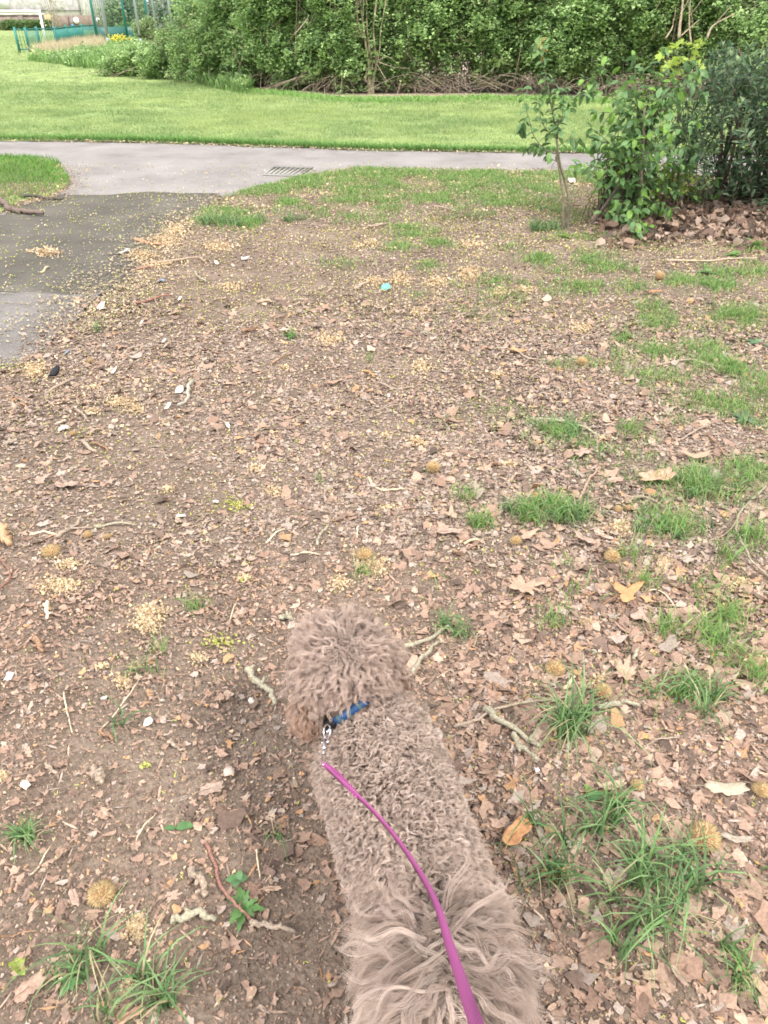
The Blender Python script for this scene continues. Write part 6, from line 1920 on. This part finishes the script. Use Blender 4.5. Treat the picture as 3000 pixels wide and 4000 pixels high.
# 3 tail plume: long silky locks falling to both sides of the tail
P, NN = sample(90000); reg = region(P); s3 = (reg == 3) & (P[:, 1] > tail[7][1] - .01)
p3, n3 = P[s3][:900], NN[s3][:900]; L3 = len(p3); rng_flow = rng.normal(0, .22, (L3, 3))
tdir = tail[-1] - tail[4]; tdir /= np.linalg.norm(tdir)
rt = np.cross(tdir, [0, 0, 1.0]); rt /= np.linalg.norm(rt)
sgn = np.where((p3 - tail[np.argmin(np.linalg.norm(p3[:, None] - tail[None], axis=2), axis=1)]) @ rt + rng.normal(0, .004, L3) > 0, 1.0, -1.0)
backw = rng.normal(.0, .45, L3)
def free_hair(name, roots, nrm, dir0, length, droop, curl_r, turns, K, nh, clump, rad, cols):
    """long locks in free air: initial direction, then gravity, kept above the coat"""
    L = len(roots); pts = np.zeros((L, K, 3)); d = dir0.copy(); p = roots.copy(); pts[:, 0] = p
    step = length / (K - 1); ts = np.zeros((L, K, 3))
    for k in range(1, K):
        d = d + v3(0, 0, -1) * (droop / K)[:, None] + rng.normal(0, .03, d.shape); d /= np.linalg.norm(d, axis=1)[:, None]
        q = p + d * step[:, None]
        for i in range(L):
            co, no, idx, dist = bvh.find_nearest(Vector(q[i]))
            nn = np.array(no); dd = (q[i] - np.array(co)) @ nn
            lim = .022 * min(1, k / 3)
            if dd < lim: q[i] += nn * (lim - dd)
        pts[:, k] = q; ts[:, k] = d; p = q
    ts[:, 0] = ts[:, 1]
    t = np.linspace(0, 1, K)
    bi = np.cross(ts, v3(0, 0, 1)); bi /= np.linalg.norm(bi, axis=2)[:, :, None] + 1e-9; up = np.cross(bi, ts)
    ph = rng.random(L) * 6.28
    th = ph[:, None] + turns[:, None] * 6.283 * t[None]
    env = (t ** .8)[None] * curl_r[:, None]
    g_ = pts + (np.cos(th) * env)[:, :, None] * up * .6 + (np.sin(th) * env)[:, :, None] * bi
    r = clump[:, None] * np.sqrt(rng.random((L, nh))); a = rng.random((L, nh)) * 6.283
    shr = (1 - .62 * t ** .9)
    off = (r * np.cos(a))[:, :, None, None] * bi[:, None] + (r * np.sin(a))[:, :, None, None] * up[:, None]
    H = g_[:, None] + off * shr[None, None, :, None] + rng.normal(0, 1, (L, nh, 1, 3)) * (clump * .50)[:, None, None, None] * (t ** 1.4)[None, None, :, None]
    nC = L * nh
    cu = bpy.data.hair_curves.new(name); cu.add_curves([K] * nC)
    cu.points.foreach_set('position', (H - DOGO).reshape(-1, 3).astype(np.float32).ravel())
    cu.points.foreach_set('radius', np.tile(rad * (1 - .75 * t ** 1.5), nC).astype(np.float32))
    at = cu.attributes.new('Col', 'FLOAT_COLOR', 'CURVE')
    rgba = np.ones((nC, 4), np.float32); rgba[:, :3] = (np.repeat(cols[:, None], nh, 1) * (1 + (rng.random((L, nh, 1)) - .5) * .2)).reshape(-1, 3)
    at.data.foreach_set('color', rgba.ravel())
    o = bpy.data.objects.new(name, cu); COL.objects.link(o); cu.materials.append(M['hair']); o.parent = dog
    return o
d3 = rt[None] * sgn[:, None] + tdir[None] * (backw * .6 - .15)[:, None] + v3(0, 0, .35) + rng.normal(0, .30, (L3, 3))
d3 /= np.linalg.norm(d3, axis=1)[:, None]
free_hair('tail_plume', p3, n3, d3, .050 + .085 * rng.random(L3) ** 1.2, 1.0 + 1.2 * rng.random(L3), .005 + .007 * rng.random(L3), .9 + 1.5 * rng.random(L3), 22, 18, rng.uniform(.0028, .0080, L3), .00025, hc(L3, .86, (1.0, .98, .97)) * (.82 + .36 * rng.random((L3, 1))))

# --- collar and its ring (worn: part of the dog)
u1 = np.cross(cax, [0, 0, 1.0]); u1 /= np.linalg.norm(u1); u2 = np.cross(u1, cax)     # u1 sideways, u2 up-back
if u2[2] < 0: u2 = -u2
def nrad(th):
    d = math.cos(th) * u1 + math.sin(th) * u2
    # outermost hit of the neck surface along d
    q = COLC + d * .2
    hit = bvh.ray_cast(Vector(q), Vector(-d), .3)
    if hit[0] is None: return .08
    r_ = (np.array(hit[0]) - COLC) @ d
    return float(np.clip(r_, .05, .098))
K = 96; ths = np.linspace(0, 2 * math.pi, K, endpoint=False)
rad_ = np.array([nrad(t) for t in ths])
for _ in range(8): rad_ = (np.roll(rad_, 1) + rad_ + np.roll(rad_, -1)) / 3
rad_ = rad_ + .010
cm_ = MB(); V = []; C = []
for k, t in enumerate(ths):
    d = math.cos(t) * u1 + math.sin(t) * u2
    for (ax, rr) in ((-.0080, 0), (.0080, 0), (.0080, .0026), (-.0080, .0026)):
        V.append(COLC + cax * ax + d * (rad_[k] + rr))
        ck = (.02, .06, .15) if (k % 5) else (.09, .14, .12)
        C.append(ck)
F = []; S4 = []
for k in range(K):
    k2 = (k + 1) % K
    for j in range(4):
        j2 = (j + 1) % 4
        F += [k*4+j, k*4+j2, k2*4+j2, k2*4+j]; S4.append(4)
cm_.add(V, F, S4, np.array(C))
coll = cm_.build('collar', M['paint'], dog); coll['label'] = 'blue collar with a green and pale pattern'
# where the ring sits: the point of the collar nearest to the pixel it has in the photograph
best = min(range(K), key=lambda k: np.hypot(*(np.array(proj(*(COLC + (math.cos(ths[k]) * u1 + math.sin(ths[k]) * u2) * (rad_[k] + .003)))) - [1290, 2826])))
thr = ths[best]; dR = math.cos(thr) * u1 + math.sin(thr) * u2; RP = COLC + dR * (rad_[best] + .004)
tanR = -math.sin(thr) * u1 + math.cos(thr) * u2
lb = MB()
for k in range(-5, 6):
    t = thr + k * .035; d = math.cos(t) * u1 + math.sin(t) * u2; q = COLC + d * (rad_[best] + .004)
    t2 = thr + (k + 1) * .035; d2 = math.cos(t2) * u1 + math.sin(t2) * u2; q2 = COLC + d2 * (rad_[best] + .004)
    V = [q - cax * .011, q + cax * .011, q2 + cax * .011, q2 - cax * .011]
    V = V + [v + d * .003 for v in V]
    lb.add(V, [0,3,2,1, 4,5,6,7, 0,1,5,4, 1,2,6,5, 2,3,7,6, 3,0,4,7], [4]*6, (.012, .012, .015))
o = lb.build('collar_backing', M['paint'], coll); o.location = (0, 0, 0); o['label'] = 'black leather tab under the ring'
M['metal'] = simple('polished_steel', (.80, .80, .82), .22, .05, 40, metal=1.0)
rg = MB(); RR = .0125
pts_ = []
rc = RP + dR * .014 - cax * .006 - ray(1285, 2850) * .006
for k in range(25):
    a = 2 * math.pi * k / 24
    pts_.append(rc + RR * (math.cos(a) * tanR + math.sin(a) * (dR * .55 - cax * .83)))
rg.tube(pts_, .0018, (.8, .8, .8), 8, caps=False)
o = rg.build('collar_ring', M['metal'], coll, smooth=True); o.location = (0, 0, 0)

# ------------------------------------------------------------------ leash
RB = rc + RR * (dR * .55 - cax * .83)          # far lip of the ring
ring_dep = RB[1] * CP - (RB[2] - CAMH) * SP
leash = empty('leash', tuple(RB))
tag(leash, 'magenta pink webbing leash with a steel snap hook running over the dog back', 'leash')
def cdepth(p): return p[1] * CP - (p[2] - CAMH) * SP
def onback(px, py, up=.012):
    """point above the dog's coat along this line of sight"""
    d = ray(px, py); d = d / np.linalg.norm(d)
    hit = bvh.ray_cast(Vector((0, 0, CAMH)), Vector(d), 4.0)
    if hit[0] is None: return DP(px, py, ring_dep - .02)
    return np.array(hit[0]) + np.array(hit[1]) * up
def zc(px, py, dz):
    return DP(px, py, ring_dep + dz - .00085 * max(0, py - 2850))
hk0 = zc(1284, 2856, -.012); hk1 = onback(1266, 2905, .030); hk2 = onback(1262, 2985, .034)
cb = MB()
ax_ = hk1 - RB; 
# hook loop
lp = [zc(1276, 2862, -.006), zc(1290, 2846, -.010), zc(1297, 2860, -.014), zc(1292, 2880, -.014), zc(1278, 2900, -.014)]
cb.tube(smooth_line(lp, 16), .0021, (.8, .8, .8), 8)
cb.tube([zc(1272, 2860, -.010), zc(1270, 2888, -.012)], .0019, (.8, .8, .8), 8)
q0 = zc(1270, 2888, -.012); q1 = zc(1266, 2925, -.010)
cb.tube(smooth_line([q0, (q0 + q1) / 2, q1], 8), [.0026, .0042, .0048, .0048, .0046, .0042, .0034, .0028], (.8, .8, .8), 10)
cb.tube([zc(1266, 2898, -.012), zc(1256, 2902, -.014)], .0016, (.8, .8, .8), 6)
cb.tube([q1, zc(1264, 2945, -.008)], .0022, (.8, .8, .8), 8)
e = [zc(1262, 2940, -.008), zc(1259, 2960, -.008), zc(1260, 2984, -.008), zc(1268, 2984, -.010), zc(1272, 2958, -.012), zc(1266, 2940, -.008)]
cb.tube(smooth_line(e, 24), .0017, (.8, .8, .8), 8)
cb.build('snap_hook', M['metal'], leash, smooth=True)
# webbing
m, nt, bs = newmat('pink_webbing')
uvn = N(nt, 'ShaderNodeAttribute', attribute_name='Col')
wv = N(nt, 'ShaderNodeMath', operation='SINE'); sep = N(nt, 'ShaderNodeSeparateColor'); nt.links.new(uvn.outputs['Color'], sep.inputs[0])
mulm = N(nt, 'ShaderNodeMath', operation='MULTIPLY'); mulm.inputs[1].default_value = 1500.0
addm = N(nt, 'ShaderNodeMath', operation='MULTIPLY'); addm.inputs[1].default_value = 3.0
nt.links.new(sep.outputs[0], mulm.inputs[0]); nt.links.new(sep.outputs[1], addm.inputs[0])
ad2 = N(nt, 'ShaderNodeMath', operation='ADD'); nt.links.new(mulm.outputs[0], ad2.inputs[0]); nt.links.new(addm.outputs[0], ad2.inputs[1])
nt.links.new(ad2.outputs[0], wv.inputs[0])
mr = N(nt, 'ShaderNodeMapRange'); mr.inputs['From Min'].default_value = -1; nt.links.new(wv.outputs[0], mr.inputs[0])
cr = N(nt, 'ShaderNodeValToRGB'); cr.color_ramp.elements[0].color = (.19, .035, .12, 1); cr.color_ramp.elements[1].color = (.42, .12, .30, 1)
nt.links.new(mr.outputs[0], cr.inputs[0]); nt.links.new(cr.outputs[0], bs.inputs['Base Color'])
bp = N(nt, 'ShaderNodeBump'); bp.inputs['Strength'].default_value = .6; bp.inputs['Distance'].default_value = .001; nt.links.new(mr.outputs[0], bp.inputs['Height']); nt.links.new(bp.outputs[0], bs.inputs['Normal'])
bs.inputs['Roughness'].default_value = .7; bs.inputs['Specular IOR Level'].default_value = .2
M['web'] = m
ctrl = [(1261,2982,0),(1300,3020,0),(1345,3062,0),(1450,3160,0),(1545,3270,0),(1625,3385,0),(1680,3480,0),(1715,3560,0),(1752,3680,0),(1795,3810,0),(1832,3920,0),(1862,4010,0),(1900,4200,0),(1930,4600,0)]
def cdepth(p): return p[1] * CP - (p[2] - CAMH) * SP
d_start = cdepth(zc(1261, 2982, -.008))
deps = np.interp([c[1] for c in ctrl], [2982, 3160, 3480, 3700, 4010, 4600], [d_start, min(1.19, d_start - .06), .985, .87, .70, .50])
for i, (a, b, _) in enumerate(ctrl[1:9], 1):
    h_ = cdepth(onback(a, b, .034)); deps[i] = min(deps[i], h_)
for _ in range(2):
    dd = deps.copy(); deps[1:-1] = np.minimum(deps[1:-1], (dd[:-2] + dd[1:-1] + dd[2:]) / 3)
CP3 = smooth_line([DP(a, b, z) for (a, b, _), z in zip(ctrl, deps)], 150)
pxw = np.interp([proj(*p)[1] for p in CP3], [2980, 3060, 3160, 3300, 3480, 3560, 3700, 3850, 4000, 4200], [13, 14, 13, 15, 21, 25, 34, 45, 57, 72])
V = []; C = []; arc = 0; prev = CP3[0]
camp = v3(0, 0, CAMH)
for k, p in enumerate(CP3):
    tdr = CP3[min(k + 1, 149)] - CP3[max(k - 1, 0)]; tdr /= np.linalg.norm(tdr)
    view = p - camp; dep = cdepth(p); view /= np.linalg.norm(view)
    wv_ = np.cross(tdr, view); wv_ /= np.linalg.norm(wv_)
    w_true = .0155; w_vis = min(w_true, pxw[k] * dep / FPX)
    ca_ = w_vis / w_true; sa_ = math.sqrt(max(0, 1 - ca_ ** 2))
    nv = np.cross(wv_, tdr)
    if nv[2] < 0: nv = -nv
    wd_ = wv_ * ca_ + nv * sa_
    nd_ = np.cross(wd_, tdr); nd_ /= np.linalg.norm(nd_)
    arc += np.linalg.norm(p - prev); prev = p
    hw, th_ = w_true / 2, .0006
    for (a, b) in ((-1, -1), (1, -1), (1, 1), (-1, 1)):
        V.append(p + wd_ * hw * a + nd_ * th_ * b); C.append((arc, (a + 1) / 2, 0))
F = []; S4 = []
for k in range(149):
    for j in range(4):
        F += [k*4+j, k*4+(j+1) % 4, (k+1)*4+(j+1) % 4, (k+1)*4+j]; S4.append(4)
F += [0, 1, 2, 3]; S4.append(4); F += [149*4+3, 149*4+2, 149*4+1, 149*4]; S4.append(4)
wb_ = MB(); wb_.add(V, F, S4, np.array(C)); wb_.build('strap', M['web'], leash)
# sewn loop round the hook eye, second layer, and the little grey tag
V = []; C = []
for k in range(0, 30):
    p = CP3[k] ; t = CP3[k + 1] - CP3[k]; t /= np.linalg.norm(t)
    view = (p - camp); view /= np.linalg.norm(view); wv_ = np.cross(t, view); wv_ /= np.linalg.norm(wv_)
    q = p + wv_ * (.0045 * math.sin(math.pi * min(1, k / 29))) - view * (-.0015)
    for (a, b) in ((-1, -1), (1, -1), (1, 1), (-1, 1)):
        V.append(q + wv_ * .0045 * a + view * .001 * b + v3(0, 0, -.001)); C.append((k * .004, (a + 1) / 2, 0))
F = []; S4 = []
for k in range(29):
    for j in range(4):
        F += [k*4+j, k*4+(j+1) % 4, (k+1)*4+(j+1) % 4, (k+1)*4+j]; S4.append(4)
wb_ = MB(); wb_.add(V, F, S4, np.array(C)); wb_.build('sewn_loop', M['web'], leash)
tb_ = MB()
tp = [DP(1287, 3012, d_start - .002), DP(1297, 3010, d_start - .002), DP(1308, 3032, d_start + .002), DP(1303, 3040, d_start + .002)]
tp = tp + [q + v3(0, 0, .0006) for q in tp]
tb_.add(tp, [0,3,2,1, 4,5,6,7, 0,1,5,4, 1,2,6,5, 2,3,7,6, 3,0,4,7], [4]*6, (.42, .45, .52)); tb_.build('care_tag', M['paint'], leash)
